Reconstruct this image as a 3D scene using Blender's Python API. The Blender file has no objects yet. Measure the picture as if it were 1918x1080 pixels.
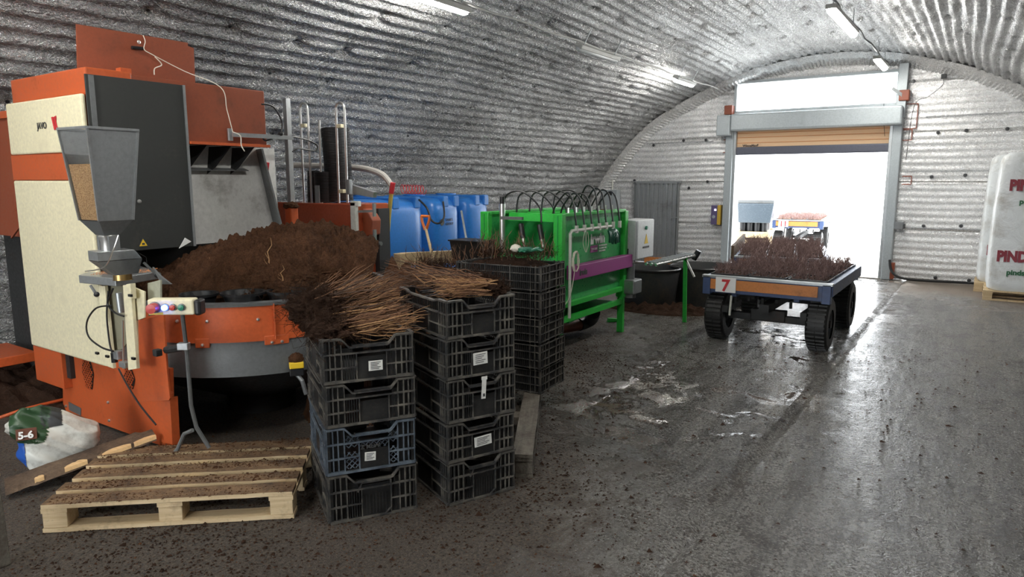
import bpy, bmesh, math, random
import mathutils
from mathutils import Vector, Matrix, noise
random.seed(7)
PI = math.pi
SC = bpy.context.scene
COL = SC.collection
# ---------------- camera ----------------
FPX = 1300.0; CH = 1.7
dy = Vector((1850 - 959, -(338 - 540), -FPX)).normalized()
hor = Vector((1, 0, 0))
up = hor.cross(dy).normalized()
if up.y < 0: up = -up
xa = dy.cross(up)
RM = Matrix((xa, dy, up))            # rows: world axes in camera space
cam_d = bpy.data.cameras.new('camera'); cam = bpy.data.objects.new('camera', cam_d); COL.objects.link(cam)
cam.matrix_world = Matrix.Translation((0, 0, CH)) @ RM.to_4x4()
cam_d.sensor_width = 36; cam_d.lens = FPX / 1918 * 36; cam_d.clip_start = 0.05; cam_d.clip_end = 500
SC.camera = cam
# ---------------- world, light, exposure ----------------
wd = bpy.data.worlds.new('overcast'); SC.world = wd; wd.use_nodes = True
bg = wd.node_tree.nodes['Background']; bg.inputs[0].default_value = (0.93, 0.97, 1.0, 1); bg.inputs[1].default_value = 2.6
SC.view_settings.view_transform = 'Standard'; SC.view_settings.look = 'None'
SC.view_settings.gamma = 1; SC.view_settings.exposure = 2.05
try: SC.view_settings.use_curve_mapping = False
except Exception: pass
LAMP_E = 36

# ---------------- helpers ----------------
def W(u, v, z=None, y=None, x=None):
    d = RM @ Vector((u - 959, -(v - 540), -FPX))
    if z is not None: t = (z - CH) / d.z
    elif y is not None: t = y / d.y
    else: t = x / d.x
    return Vector((d.x * t, d.y * t, CH + d.z * t))

class MB:
    def __init__(s): s.bm = bmesh.new()
    def box(s, c, size, rot=None, off=None):
        m = Matrix.Translation(Vector(c))
        if rot is not None: m = m @ (rot.to_4x4() if isinstance(rot, Matrix) else mathutils.Euler(rot).to_matrix().to_4x4())
        m = m @ Matrix.Diagonal((size[0], size[1], size[2], 1))
        bmesh.ops.create_cube(s.bm, size=1, matrix=m); return s
    def bx(s, x0, x1, y0, y1, z0, z1):
        return s.box(((x0 + x1) / 2, (y0 + y1) / 2, (z0 + z1) / 2), (abs(x1 - x0), abs(y1 - y0), abs(z1 - z0)))
    def bar(s, a, b, w, t=None, upv=(0, 0, 1)):
        a = Vector(a); b = Vector(b); t = w if t is None else t
        d = b - a; L = d.length
        if L < 1e-6: return s
        d.normalize(); upv = Vector(upv)
        if abs(d.dot(upv)) > .98: upv = Vector((0, 1, 0))
        sx = d.cross(upv).normalized(); uz = sx.cross(d)
        m = Matrix((sx, d, uz)).transposed()
        return s.box((a + b) / 2, (w, L, t), rot=m)
    def poly(s, vs, fs):
        v = [s.bm.verts.new(Vector(p)) for p in vs]
        for f in fs:
            try: s.bm.faces.new([v[i] for i in f])
            except ValueError: pass
        return s
    def hull(s, a, b):            # two equal rings of points
        n = len(a); vs = list(a) + list(b)
        fs = [tuple(range(n))[::-1], tuple(range(n, 2 * n))] + [(i, (i + 1) % n, n + (i + 1) % n, n + i) for i in range(n)]
        return s.poly(vs, fs)
    def prism(s, pts, dv):        # planar ring extruded by vector
        dv = Vector(dv); a = [Vector(p) for p in pts]
        return s.hull(a, [p + dv for p in a])
    def tube(s, pts, r, n=8, cap=True, rs=None):
        pts = [Vector(p) for p in pts]; rings = []
        prev = None
        for i, p in enumerate(pts):
            d = (pts[min(i + 1, len(pts) - 1)] - pts[max(i - 1, 0)])
            if d.length < 1e-9: d = Vector((0, 0, 1))
            d.normalize()
            if prev is None:
                a = Vector((0, 0, 1)) if abs(d.z) < .9 else Vector((1, 0, 0))
                prev = d.cross(a).normalized()
            nx = (prev - d * prev.dot(d))
            nx = nx.normalized() if nx.length > 1e-6 else d.orthogonal().normalized()
            ny = d.cross(nx); prev = nx
            rr = rs[i] if rs else r
            rings.append([s.bm.verts.new(p + (nx * math.cos(2 * PI * k / n) + ny * math.sin(2 * PI * k / n)) * rr) for k in range(n)])
        for a, b in zip(rings, rings[1:]):
            for k in range(n): s.bm.faces.new((a[k], a[(k + 1) % n], b[(k + 1) % n], b[k]))
        if cap:
            s.bm.faces.new(rings[0][::-1]); s.bm.faces.new(rings[-1])
        return s
    def cyl(s, a, b, r, n=20): return s.tube([a, b], r, n)
    def lathe(s, prof, c=(0, 0, 0), n=32, a0=0, a1=2 * PI, axis='z'):
        c = Vector(c); rings = []; full = abs(a1 - a0 - 2 * PI) < 1e-6
        m = n if full else n + 1
        for r, z in prof:
            ring = []
            for k in range(m):
                a = a0 + (a1 - a0) * k / n
                if axis == 'z': p = Vector((r * math.cos(a), r * math.sin(a), z))
                elif axis == 'x': p = Vector((z, r * math.cos(a), r * math.sin(a)))
                else: p = Vector((r * math.cos(a), z, r * math.sin(a)))
                ring.append(s.bm.verts.new(c + p))
            rings.append(ring)
        for a, b in zip(rings, rings[1:]):
            for k in range(m if full else n): s.bm.faces.new((a[k], a[(k + 1) % m], b[(k + 1) % m], b[k]))
        return s
    def sphere(s, c, r, sub=2, sc=(1, 1, 1)):
        bmesh.ops.create_icosphere(s.bm, subdivisions=sub, radius=r, matrix=Matrix.Translation(Vector(c)) @ Matrix.Diagonal((*sc, 1))); return s
    def build(s, name, mat, parent=None, bev=0, smooth=False, seg=2):
        me = bpy.data.meshes.new(name)
        bmesh.ops.recalc_face_normals(s.bm, faces=s.bm.faces[:])
        s.bm.to_mesh(me); s.bm.free()
        return link(name, me, mat, parent, bev, smooth, seg)

def link(name, me, mat, parent=None, bev=0, smooth=False, seg=2):
    if mat and not me.materials: me.materials.append(mat)
    if smooth:
        me.polygons.foreach_set('use_smooth', [True] * len(me.polygons))
        try: me.set_sharp_from_angle(angle=math.radians(40))
        except Exception: pass
    o = bpy.data.objects.new(name, me); COL.objects.link(o)
    if parent: o.parent = parent
    if bev:
        m = o.modifiers.new('bevel', 'BEVEL'); m.width = bev; m.segments = seg; m.limit_method = 'ANGLE'
    return o
def tag(o, label=None, cat=None, group=None, kind=None):
    if label: o['label'] = label
    if cat: o['category'] = cat
    if group: o['group'] = group
    if kind: o['kind'] = kind
    return o
def thing(name, label, cat, loc=(0, 0, 0), rz=0, group=None):
    o = bpy.data.objects.new(name, None); COL.objects.link(o); o.location = loc; o.rotation_euler = (0, 0, rz)
    o.empty_display_size = .1
    return tag(o, label, cat, group)
def copy_tree(o, parent=None):
    c = o.copy(); COL.objects.link(c); c.parent = parent
    for ch in list(o.children): copy_tree(ch, c)
    return c
def inst(name, me, parent, loc=(0, 0, 0), rot=(0, 0, 0), sc=(1, 1, 1)):
    o = bpy.data.objects.new(name, me); COL.objects.link(o); o.parent = parent
    o.location = loc; o.rotation_euler = rot; o.scale = sc
    return o
def mesh_of(mb, mat, name='piece', smooth=False):
    me = bpy.data.meshes.new(name); bmesh.ops.recalc_face_normals(mb.bm, faces=mb.bm.faces[:])
    mb.bm.to_mesh(me); mb.bm.free(); me.materials.append(mat)
    if smooth: me.polygons.foreach_set('use_smooth', [True] * len(me.polygons))
    return me
def text(name, body, size, mat, parent, loc, rot, ex=.0015, sx=1, bold=0.0, align='LEFT'):
    cu = bpy.data.curves.new(name, 'FONT'); cu.body = body; cu.size = size; cu.extrude = ex; cu.offset = bold; cu.align_x = align
    cu.resolution_u = 3
    t = bpy.data.objects.new(name, cu); COL.objects.link(t)
    dg = bpy.context.evaluated_depsgraph_get(); me = bpy.data.meshes.new_from_object(t.evaluated_get(dg))
    bpy.data.objects.remove(t); me.materials.clear(); me.materials.append(mat)
    o = bpy.data.objects.new(name, me); COL.objects.link(o)
    if parent: o.parent = parent
    o.location = loc; o.rotation_euler = rot; o.scale = (sx, 1, 1)
    return o
def catenary(a, b, sag, n=14):
    a = Vector(a); b = Vector(b)
    return [a.lerp(b, i / n) - Vector((0, 0, sag * 4 * (i / n) * (1 - i / n))) for i in range(n + 1)]
def spline(pts, n=6):
    P = [Vector(p) for p in pts]; out = []
    for i in range(len(P) - 1):
        p0 = P[max(i - 1, 0)]; p1 = P[i]; p2 = P[i + 1]; p3 = P[min(i + 2, len(P) - 1)]
        for k in range(n):
            t = k / n
            out.append(.5 * ((2 * p1) + (p2 - p0) * t + (2 * p0 - 5 * p1 + 4 * p2 - p3) * t * t + (-p0 + 3 * p1 - 3 * p2 + p3) * t ** 3))
    out.append(P[-1]); return out

# ---------------- materials ----------------
class NT:
    def __init__(s, name):
        s.m = bpy.data.materials.new(name); s.m.use_nodes = True; s.t = s.m.node_tree; s.n = s.t.nodes; s.b = s.n['Principled BSDF']
        s.co = s.n.new('ShaderNodeTexCoord')
    def set(s, k, v): s.b.inputs[k].default_value = v
    def link(s, a, b): s.t.links.new(a, b)
    def noise(s, scale, detail=4, rough=.55, vec=None, dist=0, obj=True):
        n = s.n.new('ShaderNodeTexNoise'); n.inputs['Scale'].default_value = scale; n.inputs['Detail'].default_value = detail
        n.inputs['Roughness'].default_value = rough; n.inputs['Distortion'].default_value = dist
        s.link(vec or s.co.outputs['Object'], n.inputs['Vector']); return n.outputs['Fac']
    def map(s, scale, src=None):
        n = s.n.new('ShaderNodeMapping'); n.inputs['Scale'].default_value = scale; s.link(src or s.co.outputs['Object'], n.inputs['Vector']); return n.outputs['Vector']
    def geo(s):
        g = s.n.new('ShaderNodeNewGeometry'); return g.outputs['Position']
    def ramp(s, fac, stops):
        r = s.n.new('ShaderNodeValToRGB'); e = r.color_ramp.elements
        while len(e) < len(stops): e.new(.5)
        for el, (p, c) in zip(e, stops):
            el.position = p; el.color = (c, c, c, 1) if isinstance(c, (int, float)) else (*c, 1)
        s.link(fac, r.inputs['Fac']); return r.outputs['Color']
    def mix(s, fac, a, b, mode='MIX'):
        m = s.n.new('ShaderNodeMix'); m.data_type = 'RGBA'; m.blend_type = mode
        for i, x in ((0, fac), (6, a), (7, b)):
            if hasattr(x, 'is_linked') or hasattr(x, 'links'): s.link(x, m.inputs[i])
            elif i == 0: m.inputs[0].default_value = x
            else: m.inputs[i].default_value = (*x, 1) if len(x) == 3 else x
        return m.outputs[2]
    def math(s, op, a, b=0, c=None):
        m = s.n.new('ShaderNodeMath'); m.operation = op
        for i, x in enumerate((a, b) if c is None else (a, b, c)):
            if hasattr(x, 'links'): s.link(x, m.inputs[i])
            else: m.inputs[i].default_value = x
        return m.outputs[0]
    def bump(s, h, strength=.3, dist=.01, prev=None):
        b = s.n.new('ShaderNodeBump'); b.inputs['Strength'].default_value = strength; b.inputs['Distance'].default_value = dist
        s.link(h, b.inputs['Height'])
        if prev: s.link(prev, b.inputs['Normal'])
        s.link(b.outputs['Normal'], s.b.inputs['Normal']); return b.outputs['Normal']
    def color(s, c): s.link(c, s.b.inputs['Base Color'])
    def rough(s, c): s.link(c, s.b.inputs['Roughness'])

PEATC = (.045, .022, .011)
def paint(name, col, rough=.45, dirt=.25, metal=0, dcol=PEATC, scale=3.0, bump=.05, spec=.5):
    t = NT(name); t.set('Metallic', metal); t.set('Specular IOR Level', spec)
    a = t.noise(scale, 6, .65); b = t.noise(scale * 14, 3, .6)
    tone = t.mix(t.ramp(b, [(.3, 0), (.7, 1)]), tuple(x * .88 for x in col), tuple(min(1, x * 1.08) for x in col))
    f = t.ramp(t.math('ADD', a, t.math('MULTIPLY', t.math('SUBTRACT', b, .5), .35)), [(.62 - dirt * .25, 0), (.72, min(1, dirt * 1.6))])
    t.color(t.mix(f, tone, dcol))
    t.rough(t.ramp(b, [(.2, rough * .8), (.8, min(1, rough * 1.25))]))
    if bump: t.bump(t.noise(scale * 22, 4), bump, .004)
    return t.m
def plain(name, col, rough=.5, metal=0, spec=.5):
    t = NT(name); t.set('Base Color', (*col, 1)); t.set('Roughness', rough); t.set('Metallic', metal); t.set('Specular IOR Level', spec); return t.m
def emis(name, col, st):
    t = NT(name); t.set('Base Color', (*col, 1)); t.set('Emission Color', (*col, 1)); t.set('Emission Strength', st); return t.m

M = {}
M['orange'] = paint('orange_paint', (.52, .10, .028), .38, .22)
M['rust_red'] = paint('dusty_red_paint', (.27, .062, .025), .5, .25)
M['cream'] = paint('cream_paint', (.78, .72, .50), .4, .12)
M['charcoal'] = paint('charcoal_panel', (.032, .034, .032), .5, .1, dcol=(.1, .09, .07))
M['galv'] = paint('galvanised_steel', (.42, .44, .45), .38, .25, metal=.75, dcol=(.12, .1, .08))
M['greysteel'] = paint('dull_grey_steel', (.20, .21, .215), .42, .3, metal=.5)
M['steelwhite'] = paint('scratched_steel_plate', (.70, .70, .68), .45, .3, scale=2.2)
M['chrome'] = plain('bright_steel', (.78, .78, .76), .28, .9)
M['black'] = plain('black_rubber', (.012, .012, .013), .45)
M['blackp'] = paint('black_plastic', (.014, .015, .017), .38, .25, dcol=(.06, .042, .028), scale=6)
M['darkbox'] = paint('dark_chassis', (.02, .021, .022), .6, .3)
def cratemat(name, col, edge, amt):
    t = NT(name)
    a = t.noise(9, 6, .7); b = t.noise(70, 4, .6)
    c = t.mix(t.ramp(a, [(.42, 0), (.75, amt)]), col, edge)
    c = t.mix(t.ramp(b, [(.55, 0), (.8, .5)]), c, (.09, .06, .035)); t.color(c)
    t.rough(t.ramp(a, [(.3, .32), (.7, .6)])); t.bump(b, .12, .003); return t.m
M['crate'] = cratemat('crate_black_plastic', (.008, .009, .010), (.05, .047, .043), .5)
M['crate_rail'] = cratemat('crate_worn_rails', (.028, .029, .031), (.22, .20, .165), .9)
M['crate_blue'] = cratemat('crate_scuffed_blue_grey', (.05, .065, .085), (.19, .23, .27), .9)
M['label'] = paint('paper_label', (.72, .72, .68), .6, .12)
M['ink'] = plain('printed_ink', (.05, .05, .05), .6)
M['white'] = plain('white_print', (.8, .8, .78), .5)
M['redink'] = plain('red_print', (.55, .03, .04), .5)
M['maroon'] = paint('maroon_print', (.25, .02, .035), .5, .1)
M['greenink'] = plain('green_print', (.02, .13, .05), .5)
M['green'] = paint('green_paint', (.035, .48, .06), .33, .2, dcol=(.05, .1, .04))
M['greend'] = paint('green_trough_paint', (.04, .37, .10), .3, .3, dcol=(.03, .09, .045), scale=2)
M['purple'] = paint('purple_paint', (.30, .045, .22), .4, .2)
M['blue'] = paint('blue_polyethylene', (.03, .19, .58), .32, .1, dcol=(.03, .1, .3))
M['trailblue'] = paint('blue_steel_frame', (.045, .075, .17), .45, .35)
M['trailorange'] = paint('orange_board', (.55, .20, .05), .5, .35)
M['pvc'] = paint('white_pvc', (.66, .66, .6), .4, .2)
M['rope'] = paint('white_twine', (.75, .70, .6), .8, .1)
M['yellowhose'] = paint('yellow_hose', (.55, .44, .10), .45, .2)
M['brownpipe'] = paint('brown_drain_pipe', (.22, .065, .035), .4, .35)
M['tyre'] = paint('tyre_rubber', (.008, .008, .008), .5, .3, dcol=(.025, .02, .015))
M['yellow'] = plain('yellow_paint', (.75, .50, .03), .4)
M['bluesticker'] = plain('blue_sticker', (.02, .1, .45), .4)
M['rim'] = paint('wheel_rim', (.06, .07, .08), .5, .5)
M['concrete'] = paint('concrete_sill', (.3, .28, .25), .7, .3)
M['frame'] = paint('door_frame_grey', (.40, .44, .46), .42, .15, metal=.2)
M['lampbody'] = plain('lamp_housing', (.5, .5, .48), .5)
M['lampon'] = emis('lit_fluorescent_diffuser', (1, .98, .92), LAMP_E)
M['lampoff'] = plain('unlit_diffuser', (.62, .64, .66), .25)
M['bluelight'] = emis('blue_pilot_light', (.05, .12, 1), 5)
M['redbutton'] = plain('red_button', (.5, .05, .04), .35)
M['greenbutton'] = plain('green_button', (.02, .2, .12), .35)

def peatmat(name, c0=(.020, .010, .006), c1=(.25, .115, .058)):
    t = NT(name); a = t.noise(7, 8, .75); b = t.noise(60, 6, .8); c = t.noise(220, 3, .7, vec=t.map((1, .25, 1)))
    f = t.math('ADD', t.math('MULTIPLY', a, .45), t.math('ADD', t.math('MULTIPLY', b, .4), t.math('MULTIPLY', c, .25)))
    t.color(t.ramp(f, [(.38, c0), (.55, tuple((x + y) / 2.2 for x, y in zip(c0, c1))), (.72, c1)]))
    t.set('Roughness', .95); t.set('Specular IOR Level', .15); t.bump(t.math('ADD', b, c), .9, .03); return t.m
M['peat'] = peatmat('brown_fibrous_peat')
M['root'] = peatmat('dark_root_mass', (.018, .010, .007), (.12, .062, .038))
def woodmat(name, c0, c1, dirt, ax=(1.5, 30, 30)):
    t = NT(name); g = t.noise(2.2, 8, .65, vec=t.map(ax), dist=.6); d = t.noise(5, 7, .7); e = t.noise(45, 4, .7)
    c = t.mix(t.ramp(g, [(.3, 0), (.7, 1)]), c0, c1)
    f = t.ramp(t.math('ADD', d, t.math('MULTIPLY', t.math('SUBTRACT', e, .5), .5)), [(.6 - .4 * dirt, 0), (.68, min(1, dirt * 1.5))])
    t.color(t.mix(f, c, (.035, .018, .01))); t.set('Roughness', .8); t.bump(t.math('ADD', g, t.math('MULTIPLY', e, .6)), .5, .006); return t.m
M['wood'] = woodmat('pale_pallet_wood', (.50, .36, .20), (.68, .54, .34), .2)
M['wooddirt'] = woodmat('peat_covered_pallet_wood', (.20, .115, .055), (.34, .21, .105), .95)
M['woodgrey'] = woodmat('weathered_grey_wood', (.10, .09, .075), (.18, .16, .13), .5)
M['woodedge'] = woodmat('splintered_fresh_wood', (.62, .38, .17), (.72, .5, .26), .1)
M['osb'] = woodmat('dirty_board', (.13, .085, .05), (.20, .13, .08), .85)
M['stem'] = woodmat('woody_stem', (.12, .055, .028), (.24, .12, .06), .25, (40, 40, 4))
M['stemlight'] = woodmat('peeled_straw_stem', (.30, .15, .065), (.46, .27, .125), .1, (40, 40, 4))
M['stemdark'] = woodmat('dark_twig', (.06, .035, .025), (.12, .07, .045), .2, (40, 40, 4))
M['stempurple'] = woodmat('mauve_brown_twig', (.16, .10, .095), (.30, .20, .18), .2, (40, 40, 4))

# reflective insulation foil
def foilmat(name, across, c0=.30, c1=.72, bs=1.0, bsc=40):
    t = NT(name); t.set('Metallic', .82 if bsc == 40 else .55)
    P = t.geo()
    m1 = t.n.new('ShaderNodeMapping'); m1.inputs['Scale'].default_value = across; t.link(P, m1.inputs['Vector'])
    a = t.noise(1, 4, .6, vec=m1.outputs['Vector'], dist=.4)
    m2 = t.n.new('ShaderNodeMapping'); m2.inputs['Scale'].default_value = (1, .5, 1); t.link(P, m2.inputs['Vector'])
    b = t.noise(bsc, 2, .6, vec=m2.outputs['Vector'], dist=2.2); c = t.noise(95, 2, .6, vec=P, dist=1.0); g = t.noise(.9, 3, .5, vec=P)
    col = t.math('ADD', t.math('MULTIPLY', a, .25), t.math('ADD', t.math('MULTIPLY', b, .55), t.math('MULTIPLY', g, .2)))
    t.color(t.ramp(col, [(.40, (c0, c0 * .99, c0 * .98)), (.58, ((c0 + c1) * .52,) * 3 if bsc < 40 else (c1 * .6,) * 3), (.66, (c1, c1, c1))]))  # pale flecks put the sparkle of the crinkles into the colour
    t.rough(t.ramp(b, [(.35, .36), (.65, .18)]))
    h = t.math('ADD', t.math('MULTIPLY', a, .3), t.math('ADD', t.math('MULTIPLY', b, 1.2), t.math('MULTIPLY', c, .8)))
    t.bump(h, bs, .013); return t.m
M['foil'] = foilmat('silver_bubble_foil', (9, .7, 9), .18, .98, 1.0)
M['foilwall'] = foilmat('silver_foil_end_wall', (.5, 1, 22), .60, .92, .35, 24)

# wet concrete
def floormat():
    t = NT('wet_dirty_concrete'); P = t.geo()
    sep = t.n.new('ShaderNodeSeparateXYZ'); t.link(P, sep.inputs[0]); X, Y = sep.outputs[0], sep.outputs[1]
    big = t.noise(.7, 5, .6, vec=P); mid = t.noise(3.5, 7, .7, vec=P, dist=.6); fine = t.noise(60, 4, .75, vec=P); grit = t.noise(150, 3, .7, vec=P)
    streak = t.noise(1, 5, .65, vec=t.map((6, .8, 1), P))
    base = t.mix(t.ramp(mid, [(.3, 0), (.7, 1)]), (.25, .235, .21), (.50, .475, .43))
    gm_ = t.noise(38, 3, .7, vec=P, dist=.8)
    base = t.mix(t.ramp(t.math('ADD', t.math('MULTIPLY', fine, .6), t.math('MULTIPLY', gm_, .4)), [(.46, 0), (.56, .7)]), base, (.04, .032, .025))
    base = t.mix(t.ramp(streak, [(.46, .0), (.60, .6)]), base, (.07, .06, .05))
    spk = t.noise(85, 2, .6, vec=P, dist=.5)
    base = t.mix(t.ramp(spk, [(.60, 0), (.68, .75)]), base, (.70, .68, .64))  # pale specks paint the white glints of the wet floor
    # mud clods / stains
    mud = t.ramp(t.math('ADD', t.math('MULTIPLY', mid, .6), t.math('MULTIPLY', fine, .4)), [(.505, 0), (.56, 1)])
    base = t.mix(t.math('MULTIPLY', mud, .75), base, (.035, .02, .012))
    # peat-strewn dry zone around crates and pallets : x + .35*y small
    e = t.math('ADD', t.math('MULTIPLY', X, -1.0), t.math('MULTIPLY', Y, -.42))
    e = t.math('ADD', e, t.math('MULTIPLY', t.math('SUBTRACT', mid, .5), 1.6))
    dry = t.ramp(t.math('MULTIPLY_ADD', e, .5, .36), [(.28, 0), (.66, 1)])
    soil = t.mix(t.ramp(fine, [(.35, 0), (.7, 1)]), (.022, .014, .009), (.15, .105, .065))
    col = t.mix(dry, base, soil)
    # pale dry apron before the door
    ap = t.math('MULTIPLY', t.ramp(t.math('MULTIPLY_ADD', Y, .1, t.math('MULTIPLY', t.math('SUBTRACT', big, .5), .5)), [(1.02, 0), (1.14, 1)]) if False else t.ramp(t.math('MULTIPLY_ADD', Y, .05, t.math('MULTIPLY', t.math('SUBTRACT', big, .5), .15)), [(.565, 0), (.61, 1)]),
                t.ramp(t.math('MULTIPLY_ADD', X, .25, .55), [(.2, 0), (.36, 1)]))
    col = t.mix(ap, col, (.30, .23, .17)); t.color(col)
    # puddles
    pud = t.ramp(t.math('ADD', t.math('MULTIPLY', mid, .55), t.math('MULTIPLY', big, .45)), [(.50, 0), (.545, 1)])
    px = t.ramp(t.math('MULTIPLY', t.math('ABSOLUTE', t.math('SUBTRACT', X, -1.75)), .5), [(.30, 1), (.62, 0)])
    py = t.math('MULTIPLY', t.ramp(t.math('MULTIPLY', Y, .1), [(.33, 0), (.45, 1)]), t.ramp(t.math('MULTIPLY', Y, .1), [(.95, 1), (1.1, 0)]) if False else px)
    wet = t.math('MULTIPLY', pud, t.math('MULTIPLY', py, 1))
    rg = t.ramp(t.math('ADD', t.math('MULTIPLY', streak, .5), t.math('MULTIPLY', mid, .5)), [(.35, .09), (.65, .24)])
    rg = t.mix(dry, rg, (.85, .85, .85)); rg = t.mix(wet, rg, (.03, .03, .03)); rg = t.mix(ap, rg, (.7, .7, .7)); t.rough(rg)
    h = t.math('ADD', t.math('ADD', t.math('MULTIPLY', fine, .8), t.math('MULTIPLY', gm_, 1.1)), t.math('ADD', t.math('MULTIPLY', mid, .8), t.math('MULTIPLY_ADD', streak, 2.0, t.math('MULTIPLY', t.noise(12, 4, .7, vec=P, dist=1), 1.6))))
    h = t.math('MULTIPLY', h, t.math('SUBTRACT', 1, t.math('MULTIPLY', wet, .985)))
    t.bump(h, 1.0, .045); t.set('Specular IOR Level', 1.0)
    return t.m
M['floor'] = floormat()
M['outground'] = paint('pale_outdoor_concrete', (.55, .53, .5), .6, .15)

# ---------------- structure ----------------
PROF = [(-7.35, 0), (-7.25, .7), (-7.0, 1.3), (-6.62, 1.95), (-5.9, 2.72), (-5.1, 3.2), (-4.1, 3.62), (-3.3, 3.80), (-2.5, 3.88), (-1.7, 3.83),
        (-1.1, 3.70), (-.3, 3.44), (.5, 3.02), (1.25, 2.45), (1.9, 1.75), (2.25, 1.1), (2.42, .5), (2.48, 0)]
def arc_pts(step):
    sp = [Vector(p) for p in spline([(x, 0, z) for x, z in PROF], 24)]
    out = [sp[0]]; acc = 0
    for a, b in zip(sp, sp[1:]):
        L = (b - a).length
        while acc + L >= step:
            t = (step - acc) / L; a = a.lerp(b, t); out.append(a.copy()); L = (b - a).length; acc = 0
        acc += L
    out.append(sp[-1]); return out
AP = arc_pts(.034)
Y0, Y1 = -6.0, 13.7
NP = len(AP)
pins = {}
random.seed(3)
for row in range(6, NP, 17):
    y = Y0 + random.random()
    while y < Y1:
        pins.setdefault(row // 17, []).append((row + random.uniform(-3, 3), y)); y += random.uniform(.55, 1.0)
def vault_piece(name, i0, i1):
    me = bpy.data.meshes.new(name); vs = []; fs = []
    ys = []; y = Y0
    while y < 2: ys.append(y); y += .2
    while y < Y1: ys.append(y); y += .045
    ys.append(Y1)
    for i in range(i0, i1 + 1):
        p = AP[i]; q = AP[min(i + 1, NP - 1)] - AP[max(i - 1, 0)]
        n = Vector((q.z, 0, -q.x)).normalized()          # inward normal
        s = i * .034
        pr = [pp for k in (i // 17 - 1, i // 17, i // 17 + 1) for pp in pins.get(k, [])]
        for y in ys:
            wob = noise.noise(Vector((s * .8, y * .25, 3))) * .9
            rid = math.sin((s + wob * .12) / .13 * 2 * PI)
            amp = .020 + .010 * noise.noise(Vector((s * .7, y * .5, 9)))
            d = rid * amp + noise.noise(Vector((s * 3, y * 1.1, 1))) * .014 + noise.noise(Vector((s * 13, y * 6, 5))) * .009
            for (pi_, py_) in pr:
                dd = ((i - pi_) * .034) ** 2 + ((y - py_)) ** 2
                if dd < .05: d -= .045 * math.exp(-dd / .0035) + .010 * math.exp(-dd / .02)
            ss = (s % 1.5)
            if ss < .03: d -= .02
            vs.append((p.x + n.x * d, y, p.z + n.z * d))
    m = len(ys)
    for i in range(i1 - i0):
        for j in range(m - 1):
            a = i * m + j; fs.append((a, a + 1, a + m + 1, a + m))
    me.from_pydata(vs, [], fs); me.polygons.foreach_set('use_smooth', [True] * len(fs))
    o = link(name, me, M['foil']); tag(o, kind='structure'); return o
iL = min(range(NP), key=lambda i: abs(AP[i].z - 1.6) + (100 if AP[i].x > -3 else 0))
iR = min(range(NP), key=lambda i: abs(AP[i].z - 1.6) + (100 if AP[i].x < 0 else 0))
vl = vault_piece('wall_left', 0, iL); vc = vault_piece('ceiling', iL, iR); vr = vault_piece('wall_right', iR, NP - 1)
# pins as dark washers on visible part
wm = mesh_of(MB().lathe([(.0001, 0), (.014, 0), (.016, .006), (.0001, .008)], n=8), M['blackp'], 'fastener')
k = 0
for row in pins.values():
    for (pi_, py_) in row:
        i = int(pi_)
        if 1 < py_ < 13.5 and iL < i < iR and k < 290:
            p = AP[i]; q = AP[min(i + 1, NP - 1)] - AP[max(i - 1, 0)]; n = Vector((q.z, 0, -q.x)).normalized()
            o = inst('fastener', wm, vc, (p.x - n.x * .035, py_, p.z - n.z * .035)); o.rotation_euler = n.to_track_quat('Z', 'Y').to_euler(); k += 1

# back wall as ribbed foil boards round the openings
DX0, DX1, DZ, WZ0, WZ1 = -4.08, -1.40, 2.72, 2.98, 3.50     # gate opening, window above
def archz(x):
    for a, b in zip(AP, AP[1:]):
        if a.x <= x <= b.x: return a.z + (b.z - a.z) * ((x - a.x) / max(1e-6, b.x - a.x))
    return 0
def wall_patch(x0, x1, z0, z1, mb, y=13.7, step=.09, side=-1):
    nx = max(1, round((x1 - x0) / step)); nz = max(1, round((z1 - z0) / (.022 if y > 0 else .15))); g = {}
    for i in range(nx + 1):
        x = x0 + (x1 - x0) * i / nx; top = archz(x) + .06
        for j in range(nz + 1):
            z = z0 + (z1 - z0) * j / nz; zz = min(z, top)
            d = .0045 * math.sin(zz / .11 * 2 * PI + noise.noise(Vector((x * .8, zz * .5, 2))) * 2) + .005 * noise.noise(Vector((x * 3, zz * 7, 4)))
            if zz % .83 < .03: d -= .02
            g[i, j] = mb.bm.verts.new((x, y + side * d, zz))
    for i in range(nx):
        for j in range(nz):
            x = x0 + (x1 - x0) * (i + .5) / nx; z = z0 + (z1 - z0) * j / nz
            if z < archz(x) + .05:
                try: mb.bm.faces.new((g[i, j], g[i + 1, j], g[i + 1, j + 1], g[i, j + 1]))
                except ValueError: pass
w = MB()
wall_patch(-7.35, DX0, 0, 4.0, w); wall_patch(DX0, DX1, WZ1, 4.0, w); wall_patch(DX0, DX1, DZ, WZ0, w); wall_patch(DX1, 2.5, 0, 4.0, w)
wb = w.build('wall_back', M['foilwall'], smooth=True); tag(wb, kind='structure')
for (u, v) in [(1280, 263), (1322, 262), (1188, 338), (1325, 340), (1440, 300), (1757, 248), (1810, 244), (1887, 241), (1745, 331), (1808, 328), (1730, 423), (1800, 423), (1752, 520), (1815, 525), (1711, 152), (1322, 180), (1224, 272), (1290, 352)]:
    p = W(u, v, y=13.66)
    if DX0 < p.x < DX1: continue
    o = inst('washer', wm, wb, (p.x, 13.675, p.z), (PI / 2, 0, 0), (1.9, 1.9, 1.2))
for (z0, x0, x1) in [(2.45, -5.9, -4.5), (1.66, -6.6, -4.3), (.82, -5.0, -4.3), (.9, -1.2, 2.2), (1.85, -1.2, 2.1), (2.75, -.95, .7)]:
    MB().bar((x0, 13.675, z0), (x1, 13.675, z0 + .01), .004, .01).build('seam', M['greysteel'], wb)
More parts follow.
